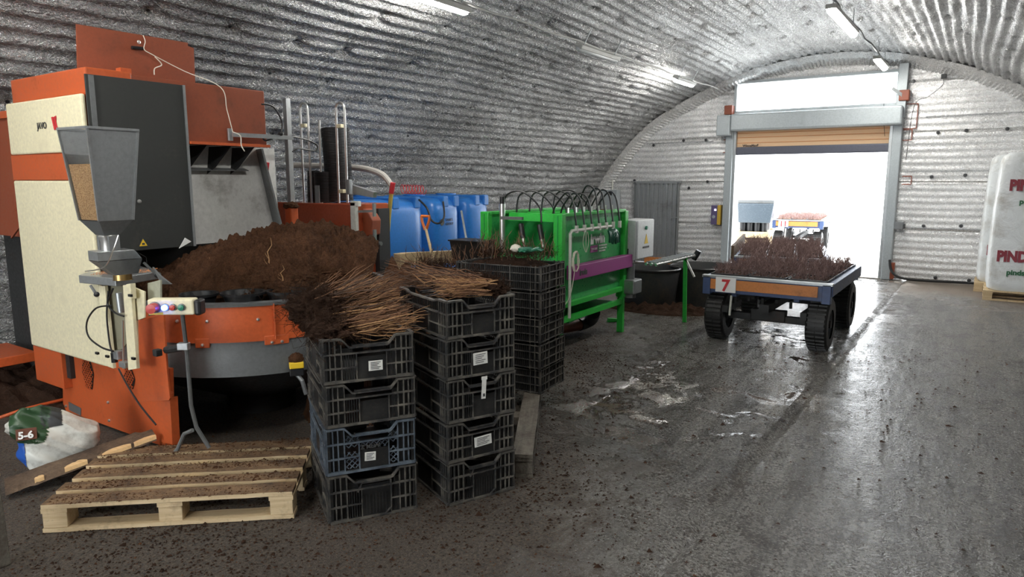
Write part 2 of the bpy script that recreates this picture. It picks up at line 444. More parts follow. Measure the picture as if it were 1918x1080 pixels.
# peeled foil patches beside the gate
for (u0, v0, u1, v1) in [(1355, 262, 1368, 285), (1695, 195, 1716, 240), (1692, 243, 1707, 262), (1690, 330, 1706, 345)]:
    a = W(u0, v0, y=13.66); b = W(u1, v1, y=13.66)
    m = MB()
    for s_, e_ in (((a.x, a.z), (b.x, a.z)), ((b.x, a.z), (b.x, b.z)), ((b.x, b.z), (a.x, b.z))): m.bar((s_[0], 13.665, s_[1]), (e_[0], 13.665, e_[1]), .012, .015)
    m.build('peeled_edge', M['rust_red'], wb)
# crinkled foil band where vault meets wall
m = MB(); prev = None
st = AP[14:-10:1]
for i, p in enumerate(st):
    c = Vector((-2.5, 0, 1.4)); inw = (c - p); inw.y = 0; inw.normalize()
    wv = .13 + .03 * noise.noise(Vector((i * .2, 0, 0))) + (.012 if i % 2 else -.012)
    ring = [m.bm.verts.new(p + inw * .0 + Vector((0, 13.42, 0))), m.bm.verts.new(p + inw * (wv * .7) + Vector((0, 13.5 + (.02 if i % 2 else 0), 0))), m.bm.verts.new(p + inw * (wv + .05) + Vector((0, 13.69, 0)))]
    if prev:
        for k in range(2): m.bm.faces.new((prev[k], ring[k], ring[k + 1], prev[k + 1]))
    prev = ring
tag(m.build('trim_1', M['foilwall']), kind='structure')
# rear wall behind the camera with an unseen gate opening added for fill light
m = MB(); wall_patch(-7.35, -4.6, 0, 4.0, m, Y0, .15); wall_patch(-4.6, -.6, 3.1, 4.0, m, Y0, .15); wall_patch(-.6, 2.5, 0, 4.0, m, Y0, .15)
tag(m.build('wall_front', M['foilwall'], smooth=True), kind='structure')

# floor with the long slab joint
JX = -1.045
m = MB(); xs = [-7.5]
x = -7.5
xs = [-7.5 + i * .25 for i in range(26)]
xs = [x for x in xs if x < JX - .07] + [JX - .06, JX - .022, JX, JX + .018, JX + .05] + [JX + .2 + i * .25 for i in range(15)]
ys = [Y0 + i * .12 for i in range(int((Y1 - Y0) / .12))] + [Y1 + .12]
g = {}
for i, x in enumerate(xs):
    for j, y in enumerate(ys):
        jag = noise.noise(Vector((0, y * 4, 7))) * .02 if abs(x - JX) < .08 else 0
        z = .004 * noise.noise(Vector((x * 1.5, y * 1.5, 0)))
        if abs(x - JX) < 1e-6: z = -.024 + .012 * noise.noise(Vector((0, y * 3, 1)))
        elif abs(x - JX) < .03: z = -.012
        g[i, j] = m.bm.verts.new((x + jag, y, z - .002))
for i in range(len(xs) - 1):
    for j in range(len(ys) - 1): m.bm.faces.new((g[i, j], g[i + 1, j], g[i + 1, j + 1], g[i, j + 1]))
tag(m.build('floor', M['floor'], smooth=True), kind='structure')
m = MB(); m.bx(-60, 40, 13.75, 90, -.15, -.02); m.bx(-60, 40, -60, Y0 - .02, -.15, -.02)
tag(m.build('ground', M['outground']), kind='structure')
MB().bx(DX0, DX1, 13.55, 13.95, -.05, .015).build('trim_2', M['concrete'])['kind'] = 'structure'

# ---- gate frame, roll-up door, window ----
d1 = thing('door_1', None, None, (0, 0, 0)); d1['kind'] = 'structure'
for (x0, x1) in ((DX0 - .14, DX0), (DX1, DX1 + .14)):
    MB().bx(x0, x1, 13.52, 13.80, 0, 2.74).build('jamb', M['frame'], d1, bev=.01)
MB().bx(DX0, DX0 + .05, 13.56, 13.72, 0, 2.74).build('guide_rail', M['galv'], d1, bev=.005)
MB().bx(DX1 - .05, DX1, 13.56, 13.72, 0, 2.74).build('guide_rail', M['galv'], d1, bev=.005)
MB().bx(DX0 - .02, DX1 + .14, 13.35, 13.68, 2.62, 2.93).build('roller_housing', M['frame'], d1, bev=.03)
MB().bx(DX0 - .28, DX0 - .02, 13.35, 13.66, 2.54, 2.92).build('motor_cover', M['frame'], d1, bev=.02)
t = NT('orange_door_curtain'); tr = t.n.new('ShaderNodeBsdfTranslucent'); tr.inputs[0].default_value = (.36, .27, .19, 1)
mx = t.n.new('ShaderNodeMixShader'); mx.inputs[0].default_value = .45; t.set('Base Color', (.80, .62, .42, 1)); t.set('Roughness', .5)
t.link(t.b.outputs[0], mx.inputs[1]); t.link(tr.outputs[0], mx.inputs[2]); t.link(mx.outputs[0], t.n['Material Output'].inputs[0]); M['curtain'] = t.m
cu = MB().bx(DX0 + .04, DX1 - .04, 13.63, 13.636, 2.32, 2.66).build('curtain', M['curtain'], d1)
for z in (2.40, 2.50, 2.58): MB().bx(DX0 + .05, DX1 - .05, 13.622, 13.634, z, z + .008).build('curtain_rib', M['trailorange'], d1)
MB().bx(DX0 + .02, DX1 - .02, 13.60, 13.66, 2.18, 2.33).build('bottom_bar', paint('navy_vinyl', (.10, .105, .14), .5, .1), d1, bev=.02)
text('lettering', 'WinneMaxF', .06, M['ink'], d1, (DX0 + .16, 13.615, 2.335), (PI / 2, 0, 0), bold=.002)
for (x, z) in ((DX0 - .1, 3.02), (DX1 + .13, 3.1)): MB().box((x, 13.55, z), (.15, .18, .17)).build('mounting_bracket', M['rust_red'], d1, bev=.01)
win = thing('window_1', None, None); win['kind'] = 'structure'
m = MB()
for z in (WZ0 - .03, WZ1): m.bx(DX0 - .04, DX1 + .04, 13.60, 13.74, z, z + .05)
m.build('window_frame', M['frame'], win, bev=.006)
for x in (DX0 - .04, DX1): MB().bx(x, x + .05, 13.6, 13.74, WZ0, WZ1).build('window_post', M['frame'], win)
gl = NT('window_glass'); gl.set('Transmission Weight', 1); gl.set('Roughness', .02); gl.set('IOR', 1.1); gl.set('Base Color', (.95, .98, 1, 1))
MB().bx(DX0, DX1, 13.69, 13.695, WZ0, WZ1).build('pane', gl.m, win)
# right side steel upright and brackets
MB().bx(DX1 + .02, DX1 + .16, 13.5, 13.64, 2.74, 3.62).build('trim_3', M['frame'], bev=.005)['kind'] = 'structure'
MB().bar((DX1 - .05, 13.45, 3.22), (DX1 + .16, 13.5, 3.05), .05).build('trim_4', M['galv'])['kind'] = 'structure'
# small corrugated door
d2 = thing('door_2', None, None); d2['kind'] = 'structure'
cx0, cx1 = -6.08, -5.17; n = 9; wv = (cx1 - cx0) / n
leaf = MB()
for i in range(n):
    a = cx0 + i * wv
    leaf.prism([(a, 13.62, .02), (a + wv * .35, 13.62, .02), (a + wv * .5, 13.59, .02), (a + wv * .85, 13.59, .02), (a + wv, 13.62, .02), (a + wv, 13.66, .02), (a, 13.66, .02)], (0, 0, 1.62))
leaf.build('corrugated_leaf', M['galv'], d2)
for bx_ in ((cx0 - .03, cx0, 0, 1.68), (cx1, cx1 + .015, 0, 1.68), (cx0 - .05, cx1 + .05, 1.64, 1.69)):
    MB().bx(bx_[0], bx_[1], 13.58, 13.68, bx_[2], bx_[3]).build('door_frame', M['galv'] if bx_[2] > 1 else M['greysteel'], d2)
MB().bar((cx1 - .1, 13.57, .95), (cx1 + .06, 13.57, .97), .02).build('latch', M['galv'], d2)

# ---------------- lamps along the vault ----------------
def lamp(u0, v0, u1, v1, x, lit, label, drop=.06):
    a = W(u0, v0, x=x); b = W(u1, v1, x=x); return lamp_at(x, a.y, b.y, (a.z + b.z) / 2, lit, label)
def lamp_at(x, y0, y1, z, lit, label, tilt=0):
    L = abs(y1 - y0)
    o = thing('tube_light', label, 'ceiling light', (x, (y0 + y1) / 2, z), 0, 'fluorescent lights on the vaulted roof')
    MB().box((0, 0, .035), (.11, L, .05)).build('housing', M['lampbody'], o, bev=.01)
    MB().tube([(0, -L / 2 + .01, .0), (0, -L / 2 + .05, .005), (0, L / 2 - .05, .005), (0, L / 2 - .01, 0)], .045, 12, rs=[.03, .045, .045, .03]).build('diffuser', M['lampon'] if lit else M['lampoff'], o, smooth=True)
    for s in (-1, 1): MB().bx(-.005, .005, s * (L / 2 - .12) - .005, s * (L / 2 - .12) + .005, .05, .28).build('hanger', M['galv'], o)
    o.rotation_euler = (0, tilt, 0); return o
XL, ZL = -4.34, 3.32
lamp_at(XL, 4.80, 5.62, ZL, True, 'lit tube light nearest in the left row, at the top edge of the picture', .5)
lamp_at(XL, 7.85, 8.95, ZL, False, 'unlit grey tube light in the middle of the left row on the roof', .5)
lamp_at(XL, 11.1, 11.95, ZL, True, 'lit tube light farthest in the left row, left of the gate window', .5)
XR, ZR = -1.50, 3.45
lamp_at(XR, 8.1, 9.65, ZR, True, 'long bright tube light hanging on the right row of the roof')
lamp_at(XR, 11.75, 12.75, ZR, True, 'short tube light right above the gate, beside the window corner')
lamp_at(XL, 0.2, 1.4, ZL, True, 'added unseen tube light extending the left row overhead', .5)  # unseen lamps added for light on the near end, continuing both rows
lamp_at(XR, 1.6, 2.8, ZR, True, 'added unseen tube light extending the right row overhead')
lamp_at(XR, -2.6, -1.4, ZR, True, 'added unseen tube light extending the right row behind the viewer')
c = MB().tube([(XL, y, 3.40 + .01 * math.sin(y * 5)) for y in [-2 + i * .3 for i in range(52)]], .011, 6).build('lamp_cable', M['lampbody'])
tag(c, 'grey cable running along the left row of tube lights', 'cable')
c = MB().tube([(XR + .012 * math.sin(y * 4), y, 3.56 + .01 * math.sin(y * 7)) for y in [-3 + i * .3 for i in range(55)]], .014, 6).build('lamp_cable', M['blackp'])
tag(c, 'dark cable running along the right row of tube lights', 'cable')
c = MB().tube(spline([W(1697, 300, y=13.5), W(1712, 200, y=13.5), W(1740, 180, y=13.5), W(1765, 160, y=13.5), W(1768, 148, y=13.5)]), .006, 5).build('wall_cable', M['black'])
tag(c, 'thin black wire looping from the gate top to the small black junction box', 'cable')
c = MB().box(W(1768, 143, y=13.6), (.08, .1, .07)).build('junction_box', M['blackp'], bev=.008)
tag(c, 'small black junction box high on the end wall right of the gate', 'junction box')
c = MB().tube(spline([W(1657, 255, y=13.5), W(1655, 200, y=13.45), (-1.55, 13.4, 3.35)]), .004, 5).build('pull_cord', M['black'])
tag(c, 'thin dark pull cord hanging in front of the orange gate curtain', 'cord')

# ---------------- crates ----------------
def face_map(w, d, side):
    # returns f(u,v,o) -> local point; u along face, v up, o outward
    if side == 'f': return (lambda u, v, o: Vector((u, -o, v))), w
    if side == 'b': return (lambda u, v, o: Vector((u, d + o, v))), w
    if side == 'l': return (lambda u, v, o: Vector((-o, u, v))), d
    return (lambda u, v, o: Vector((w + o, u, v))), d
def fbar(m, f, u0, v0, u1, v1, w, o=0, th=.012):
    a = f(u0, v0, o); b = f(u1, v1, o); nrm = (f(0, 0, 1) - f(0, 0, 0))
    m.bar(a, b, w, th, upv=nrm)
def fplate(m, f, u0, u1, v0, v1, o0=0, o1=.006):
    a = f(u0, v0, o0); b = f(u1, v1, o1)
    m.bx(a.x, b.x, a.y, b.y, a.z, b.z)
def crate_face(m, r, f, L, H, style, rnd, end=True):
    cw = .085
    rails = [.012, H * .34, H * .66]
    if style == 'fine':
        n = int(L / .016)
        for i in range(n + 1): fbar(m, f, L * i / n, .015, L * i / n, H - .01, .006, -.004, .006)
        for v in (.01, H * .36, H * .68, H - .01): fbar(r, f, 0, v, L, v, .006, 0, .012)
        fplate(m, f, .008, L - .008, .012, H * .93, -.016, -.012)
        for u in (0, .04, .08, L * .35, L * .65, L - .08, L - .04, L): fbar(r, f, u, 0, u, H, .006, 0, .014)
        return
    # corner grids
    for u in (0, .03, .055, cw, L - cw, L - .055, L - .03, L): fbar(r, f, u, 0, u, H, .0055, 0, .012)
    for v in rails + [H - .004]:
        fbar(r, f, 0, v, cw, v, .007, .002, .014); fbar(r, f, L - cw, v, L, v, .007, .002, .014)
    fbar(r, f, 0, .006, L, .006, .010, .002, .018)
    dip = .045 if end else .012
    top = [(0, H), (cw, H), (cw + .04, H - dip), (L - cw - .04, H - dip), (L - cw, H), (L, H)]
    for (a, b), (c_, d_) in zip(top, top[1:]): fbar(r, f, a, b, c_, d_, .008, .003, .02)
    fplate(m, f, 0, cw, 0, H, -.014, -.010); fplate(m, f, L - cw, L, 0, H, -.014, -.010)
    p0, p1 = L * .36, L * .70
    if style == 'lattice':
        s = .028
        for (a0, a1, b0, b1) in ((cw, p0, .02, H * .45), (cw, p0, H * .55, H - dip), (p1, L - cw, .02, H * .45), (p1, L - cw, H * .55, H - dip), (p0, p1, H * .48, H * .66)):
            w_, h_ = a1 - a0, b1 - b0; k = -h_
            while k < w_:
                for sg in (0, 1):
                    u0, v0, u1, v1 = max(k, 0), max(-k, 0), min(k + h_, w_), min(h_, w_ - k)
                    if sg: u0, u1 = w_ - u0, w_ - u1
                    fbar(r, f, a0 + u0, b0 + v0, a0 + u1, b0 + v1, .004, -.004, .006)
                k += s
        fplate(m, f, p0, p1, .01, H * .46, -.006, -.001)
    else:
        n = int((p0 - cw) / .013)
        for i in range(1, n + 1):
            for (q0, q1) in ((cw, p0), (p1, L - cw)):
                u = q0 + (q1 - q0) * i / (n + 1); fbar(m, f, u, .01, u, H * .62, .0055, -.004, .006)
        top_ = H * .56 if style != 'ribbed' else H * .72
        fplate(m, f, p0, p1, .01, top_, -.008, -.001)
        if style == 'ribbed':
            for i in range(9): fbar(m, f, p0 + (p1 - p0) * (i + .5) / 9, .02, p0 + (p1 - p0) * (i + .5) / 9, H * .5, .004, .002, .004)
            for (a, b, c_, d_) in ((p0 - .02, H * .6, p0, H * .78), (p0, H * .78, p1, H * .78), (p1, H * .78, p1 + .0, H * .15), (p1, H * .15, p1 - .03, .01)): fbar(r, f, a, b, c_, d_, .006, .003, .014)
    for u in (p0, p1): fbar(r, f, u, .01, u, H * .66, .005, 0, .012)
    fbar(r, f, cw, H * .66, L - cw, H * .66, .008, .002, .016)
    for v in (rails[1],): fbar(r, f, cw, v, p0, v, .006, .001, .012); fbar(r, f, p1, v, L - cw, v, .006, .001, .012)
    if end: # handle slot: dark opening between frame bars
        fbar(r, f, p0 - .02, H * .83, p1 + .02, H * .83, .006, .002, .014)
        for u in (cw, p0 - .02, p1 + .02): fbar(m, f, u, H * .66, u, H - .03, .006, 0, .01)
        fplate(m, f, cw, p0 - .02, H * .66, H - dip - .005, -.012, -.008); fplate(m, f, p1 + .02, L - cw, H * .66, H - dip - .005, -.012, -.008)
    else:
        n = int((L - 2 * cw) / .02)
        for i in range(n): u = cw + (L - 2 * cw) * (i + .5) / n; fbar(m, f, u, H * .66, u, H - .01, .005, -.003, .006)

def crate(label, group, pos, rz, w=.44, d=.58, h=.24, style='panel', label_at=None, mats=('crate', 'crate_rail'), rnd=0, endlong=False):
    o = thing('plastic_crate', label, 'crate', pos, rz, group)
    H = h - .004
    for side in 'fblr':
        f, L = face_map(w, d, side)
        m = MB(); r = MB()
        end = side in 'fb'
        crate_face(m, r, f, L, H, style if (end or style in ('fine', 'lattice')) else 'panel', rnd, end)
        m.build('side_panel', M[mats[0]], o); r.build('side_rails', M[mats[1]], o)
    m = MB(); m.bx(0, w, 0, d, .008, .014)
    m.build('base', M[mats[0]], o)
    for (x, y) in ((.006, .006), (w - .006, .006), (.006, d - .006), (w - .006, d - .006)): MB().bx(x - .01, x + .01, y - .01, y + .01, 0, H).build('corner_post', M[mats[0]], o)
    if label_at:
        u, v, lw, lh, tilt = label_at
        s = MB().box((u, -.012, v), (lw, .002, lh), rot=(0, tilt, 0)).build('paper_label', M['label'], o)
        for k in range(5):
            MB().box((u - lw * .06 * (k % 3), -.0135, v + lh * (.32 - .16 * k)), (lw * (.72 - .12 * (k % 3)), .0008, .003), rot=(0, tilt, 0)).build('print_line', M['ink'], s)
    return o

NL = Vector((-2.573, 2.183, 0)); RL = math.radians(58)
def at_c(N, R, dx=0, dy=0, z=0): return (N.x + math.cos(R) * dx - math.sin(R) * dy, N.y + math.sin(R) * dx + math.cos(R) * dy, z)
gL = 'crates in the front left stack'
hz = [0, .255, .50, .72, .945]
crate('bottom black crate of the front left stack with a ribbed centre panel', gL, at_c(NL, RL, 0, 0, 0), RL, h=.25, style='ribbed')
c3 = crate('blue-grey scuffed lattice crate, second from floor in the front left stack', gL, at_c(NL, RL, -.004, .003, hz[1]), RL - .01, h=.24, style='lattice', label_at=(.21, .075, .055, .045, .05), mats=('crate', 'crate_blue'))
text('embossed_letters', 'Z MLW', .03, M['ink'], c3, (.165, -.004, .115), (PI / 2, 0, 0), bold=.001)
crate('black crate with a muddy blank panel, third from floor in the front left stack', gL, at_c(NL, RL, .004, 0, hz[2]), RL + .012, h=.215, style='panel')
crate('top crate of the front left stack, heaped with bare-root seedlings, small white label', gL, at_c(NL, RL, -.002, .004, hz[3]), RL, h=.225, style='panel', label_at=(.25, .075, .07, .05, 0))
NM = Vector((-2.21, 2.673, 0)); RMm = math.radians(66)
gM = 'crates in the second stack beside the front left one'
hm = [0, .235, .45, .685, .90, 1.10]
crate('bottom crate of the second stack with a plain centre panel and no label', gM, at_c(NM, RMm), RMm, w=.40, d=.57, h=.23, style='ribbed')
crate('second crate from the floor in the second stack, white label', gM, at_c(NM, RMm, -.004, 0, hm[1]), RMm + .01, w=.40, d=.57, h=.21, label_at=(.205, .09, .105, .055, -.06))
c5 = crate('middle crate of the second stack with a white hanging tag strip', gM, at_c(NM, RMm, .003, .003, hm[2]), RMm - .01, w=.40, d=.57, h=.23)
tg = MB(); tg.box((.2, -.02, .165), (.026, .002, .11), rot=(0, .06, 0)); tg.box((.203, -.021, .222), (.034, .003, .018)); tg.build('hanging_tag', M['label'], c5)
MB().box((.2, -.0215, .13), (.012, .001, .016)).build('tag_print', M['ink'], c5)
crate('second crate from the top of the second stack, square white label, peat on its rail', gM, at_c(NM, RMm, -.003, 0, hm[3]), RMm, w=.40, d=.57, h=.212, label_at=(.19, .095, .085, .065, -.04))
crate('top crate of the second stack, heaped with straw-coloured seedlings', gM, at_c(NM, RMm, 0, -.004, hm[4]), RMm + .015, w=.40, d=.57, h=.20)
N3 = Vector((-3.30, 4.13, .144)); R3 = math.radians(5)
g3 = 'crates in the third stack beside the green machine'
lab3 = ['bottom crate of the third stack next to the green machine leg', 'second crate from the bottom of the third stack beside the green machine', 'middle crate of the third stack beside the green machine', 'second crate from the top of the third stack beside the green machine', 'top crate of the third stack, filled with upright twigs and a green glove']
c0 = None; z = .144
for i in range(5):
    c0 = crate(lab3[i], g3, (N3.x + .006 * (i % 2), N3.y - .004 * (i % 3), z), R3 + .012 * (-1) ** i, w=.71, d=.40, h=.19, style='fine'); z += .191
Z3 = z
N4 = Vector((-3.93, 4.15, 0))
z = 0
for i in range(5):
    crate(['lowest crate of the hidden stack between peat mound and third stack', 'second crate up in the hidden stack between peat mound and third stack', 'third crate up in the hidden stack between peat mound and third stack', 'fourth crate up in the hidden stack between peat mound and third stack', 'dark top crate of dirt and upright twigs behind the second stack'][i], 'crates in the fourth stack behind', (N4.x, N4.y, z), R3, w=.6, d=.40, h=.195, style='fine'); z += .197
Z4 = z

# ---------------- seedling heaps ----------------
def lump(c, r, sc, amp, seed, sub=4):
    m = MB(); m.sphere((0, 0, 0), r, sub)
    for v in m.bm.verts:
        n = v.co.normalized(); q = n * 2.2 + Vector((seed, 0, 0))
        d = 1 + amp * (noise.noise(q) + .6 * noise.noise(q * 3) + .35 * noise.noise(q * 8) + .25 * noise.noise(q * 20))
        v.co = Vector((n.x * r * d * sc[0], n.y * r * d * sc[1], n.z * r * d * sc[2])) + Vector(c)
    return m
def fibers(m, center, spread, n, L, r, rnd, up=.3, sides=3):
    for _ in range(n):
        d = Vector((rnd.gauss(0, 1), rnd.gauss(0, 1), rnd.gauss(up, .7)))
        p = Vector(center) + Vector((rnd.gauss(0, spread[0]), rnd.gauss(0, spread[1]), rnd.gauss(0, spread[2])))
        d = d.normalized() * L * rnd.uniform(.4, 1.2)
        k = Vector((rnd.gauss(0, .25), rnd.gauss(0, .25), rnd.gauss(0, .25))) * L
        m.tube([p, p + d * .5 + k, p + d], r, sides, cap=False, rs=[r, r * .8, r * .3])
def stem_mesh(seed, L=1.0, mat='stem', twigs=2, r=.0035, bend=.009):
    rd = random.Random(seed); m = MB()
    pts = [Vector((rd.gauss(0, bend * .3) * i, rd.gauss(0, bend * .3) * i, L * i / 5)) for i in range(6)]
    m.tube(pts, r, 5, rs=[r, r * .95, r * .85, r * .75, r * .6, r * .3])
    for _ in range(twigs):
        i = rd.randint(1, 4); a = rd.uniform(0, 2 * PI); l = L * rd.uniform(.15, .35)
        m.tube([pts[i], pts[i] + Vector((math.cos(a) * l * .25, math.sin(a) * l * .25, l * .5)), pts[i] + Vector((math.cos(a) * l * .4, math.sin(a) * l * .4, l))], r * .5, 4, rs=[r * .5, r * .4, r * .2])
    return mesh_of(m, M[mat], 'stem')
ST = {k: [stem_mesh(i * 7 + j, .34, k, 2, .0034) for i in range(5)] for j, k in enumerate(('stem', 'stemlight', 'stemdark'))}
def bundle(label, pos, ang, tilt, n, rnd, mats, root=True, spread=.09, L=1.0, rr=.12, fib=500, group='bare-root seedling bundles on the crates'):
    """stems fan out along ang (in xy), roots at base"""
    o = thing('seedling_bundle', label, 'seedlings', pos, ang, group)
    if root:
        tag(lump((-.02, 0, 0), rr, (1.0, 1.15, .7), .45, rnd.random() * 50, 4).build('root_mass', M['root'], o, smooth=False), kind='stuff')
        m = MB(); fibers(m, (-.02, 0, .02), (rr * .55, rr * .65, rr * .4), fib, rr * .9, .0013, rnd); tag(m.build('root_hair', M['root'], o), kind='stuff')
    for i in range(n):
        k = rnd.choice(mats); y = rnd.gauss(0, spread); z = rnd.uniform(-.04, .05)
        a = rnd.gauss(0, .17); e = tilt + rnd.gauss(0, .10)
        dv = Vector((math.cos(a) * math.cos(e), math.sin(a) * math.cos(e), math.sin(e)))
        s = inst('stem', rnd.choice(ST[k]), o, (rnd.uniform(-.02, .06), y, z + rr * .2))
        s.rotation_mode = 'QUATERNION'; s.rotation_quaternion = dv.to_track_quat('Z', 'Y')
        q = L * rnd.uniform(.75, 1.15); s.scale = (.9, .9, q)
    return o
rnd = random.Random(5)
# left stack: roots at left, stems pointing right (towards +x of picture) 
topL = .945
e1 = Vector((math.cos(RL), math.sin(RL), 0)); e2 = Vector((-math.sin(RL), math.cos(RL), 0))
def onL(a, b, z): p = NL + e1 * a + e2 * b; return (p.x, p.y, z)
angL = RL - .1
bundle('root-and-stem bundle lying at the front edge of the front left stack', onL(.10, .12, topL + .0), angL + .05, .06, 72, rnd, ('stem', 'stemlight', 'stem'), rr=.10, L=1.0, spread=.06)
bundle('bundle with straw stems at the middle of the front left stack', onL(.07, .27, topL + .03), angL + .1, .14, 72, rnd, ('stem', 'stemlight', 'stem', 'stemdark'), rr=.11, L=1.05, spread=.06)
bundle('raised bundle of dark roots at the back of the front left stack', onL(.06, .43, topL + .05), angL + .2, .22, 64, rnd, ('stem', 'stemdark', 'stem'), rr=.115, L=1.05, spread=.06)
bundle('upper bundle with stems crossing towards the second stack', onL(.08, .32, topL + .11), angL + .1, .24, 56, rnd, ('stem', 'stemdark', 'stemlight'), rr=.09, L=.95, spread=.05)
bundle('top tangle of brown roots on the front left stack', onL(.0, .36, topL + .10), angL + .3, .34, 24, rnd, ('stem', 'stemdark'), rr=.10, L=.85, spread=.05)
e1m = Vector((math.cos(RMm), math.sin(RMm), 0)); e2m = Vector((-math.sin(RMm), math.cos(RMm), 0))
def onM(a, b, z): p = NM + e1m * a + e2m * b; return (p.x, p.y, z)
bundle('straw-coloured bundle pointing left on the second stack', onM(.36, .14, 1.11), RMm + PI - .35, .05, 56, rnd, ('stemlight', 'stem', 'stem'), rr=.055, L=.80, spread=.04, fib=350)
bundle('reddish-rooted bundle at the right of the second stack', onM(.35, .28, 1.12), RMm + PI - .5, .10, 50, rnd, ('stem', 'stemdark', 'stemlight'), rr=.07, L=.95, spread=.05, fib=400)
bundle('bundle at the back of the second stack with stems crossing left', onM(.30, .44, 1.11), RMm + PI - .5, .16, 38, rnd, ('stem', 'stemdark'), rr=.075, L=1.05, spread=.05, fib=400)
# heaps in the two stacks behind
def heap(label, x0, x1, y0, y1, z, rz, org, hh, nst, seed, mats=('stemdark', 'stem'), L=.6):
    rd = random.Random(seed)
    o = thing('seedling_heap', label, 'seedlings', (org[0], org[1], z), rz)
    m = MB(); nx = 60; ny = 34; g = {}
    for i in range(nx + 1):
        for j in range(ny + 1):
            a = i / nx; b = j / ny; x = x0 + (x1 - x0) * a; y = y0 + (y1 - y0) * b
            e = (1 - (2 * a - 1) ** 4) * (1 - (2 * b - 1) ** 4)
            zz = e * hh * (.7 + .3 * noise.noise(Vector((x * 5, y * 5, seed)))) + .03 * e * noise.noise(Vector((x * 22, y * 22, seed))) - .03
            g[i, j] = m.bm.verts.new((x, y, zz))
    for i in range(nx):
        for j in range(ny): m.bm.faces.new((g[i, j], g[i + 1, j], g[i + 1, j + 1], g[i, j + 1]))
    tag(m.build('root_mass', M['root'], o), kind='stuff')
    m = MB()
    for _ in range(16): fibers(m, (rd.uniform(x0, x1), rd.uniform(y0, y1), hh * .7), (.05, .05, .015), 45, .09, .0013, rd, .8)
    tag(m.build('root_hair', M['root'], o), kind='stuff')
    for i in range(nst):
        s = inst('stem', rd.choice(ST[rd.choice(mats)]), o, (rd.uniform(x0 + .03, x1 - .03), rd.uniform(y0, y1), hh * .5))
        dv = Vector((rd.gauss(0, .35), rd.gauss(0, .35), 1)); s.rotation_mode = 'QUATERNION'; s.rotation_quaternion = dv.to_track_quat('Z', 'Y')
        s.scale = (1, 1, L * rd.uniform(.4, 1.1))
    return o
heap('heap of dark roots and upright twigs in the third stack', .02, .69, .02, .38, Z3 - .03, R3, N3, .10, 70, 3)
heap('brown twig heap behind the second stack', .02, .58, .02, .38, Z4 - .03, R3, N4, .07, 50, 8, ('stem', 'stemdark'))
# glove on the third heap
gp = W(985, 468, z=Z3 + .10)
gv = thing('work_glove', 'green and cream work glove lying on the third stack', 'glove', gp, .4)
lump((0, 0, 0), .045, (1.5, 1, .5), .2, 4, 3).build('palm', paint('green_rubber', (.01, .13, .07), .4, .1), gv, smooth=True)
for k in range(4): MB().tube([(.05, -.03 + .02 * k, 0), (.09, -.035 + .022 * k, .012), (.125, -.04 + .026 * k, -.002)], .011, 8, rs=[.012, .011, .006]).build('finger', gv.children[0].data.materials[0], gv, smooth=True)
MB().tube([(-.02, .04, 0), (.02, .065, .01), (.05, .07, 0)], .011, 8, rs=[.012, .011, .006]).build('thumb', gv.children[0].data.materials[0], gv, smooth=True)
lump((-.075, 0, .012), .04, (1, .9, .7), .2, 9, 3).build('cuff', M['rope'], gv, smooth=True)

# ---------------- pallets ----------------
def board_mesh(L, wd_, th, seed, ax=0):
    rd = random.Random(seed); m = MB(); n = 10
    a = []
    for i in range(n + 1):
        x = L * i / n; w0 = rd.uniform(-.002, .002); w1 = rd.uniform(-.002, .002); dz = rd.uniform(-.0015, .0015)
        a.append([m.bm.verts.new((x, w0, dz)), m.bm.verts.new((x, wd_ + w1, dz)), m.bm.verts.new((x, wd_ + w1, th + dz)), m.bm.verts.new((x, w0, th + dz))])
    for p, q in zip(a, a[1:]):
        for k in range(4): m.bm.faces.new((p[k], p[(k + 1) % 4], q[(k + 1) % 4], q[k]))
    m.bm.faces.new(a[0][::-1]); m.bm.faces.new(a[-1]); return m
def pallet(label, pos, rz, L=1.2, D=.8, top='wooddirt', side='wood', nb=5, group=None, cols=None):
    o = thing('wooden_pallet', label, 'pallet', pos, rz, group)
    two = len(M) and cols
    for i in range(nb):
        wd_ = .12 if i % 2 == 0 else .10
        y = (D - wd_) * i / (nb - 1)
        b = board_mesh(L + random.uniform(-.01, .01), wd_, .022, i).build('top_board', M[top], o)
        b.location = (random.uniform(-.005, .005), y, .122); b.rotation_euler = (0, 0, random.uniform(-.006, .006))
        if side != top:
            b.data.materials.append(M[side])
            for f in b.data.polygons:
                if abs(f.normal.z) < .5 and f.normal.y < 0: f.material_index = 1
    for x in (0, L / 2 - .06, L - .12):
        MB().bx(x, x + .12, 0, D, .10, .121).build('cross_board', M[side], o)
        for y in (0, D / 2 - .06, D - .12):
            MB().bx(x + .004, x + .116, y + .003, y + .117, .022, .10).build('block', M[side], o, bev=.003)
    for y in (0, D / 2 - .05, D - .10): board_mesh(L, .10, .021, int(y * 9)).build('bottom_board', M[side], o).location = (0, y, .0)
    return o
PA = Vector((-3.672, 1.336, .0)); PR = math.atan2(.82, .93)
PR = math.atan2(2.122 - 1.336, -2.782 + 3.672)
pal = pallet('peat-covered wooden pallet on the floor in front of the orange machine', (PA.x, PA.y, .0), PR, 1.19, .74)
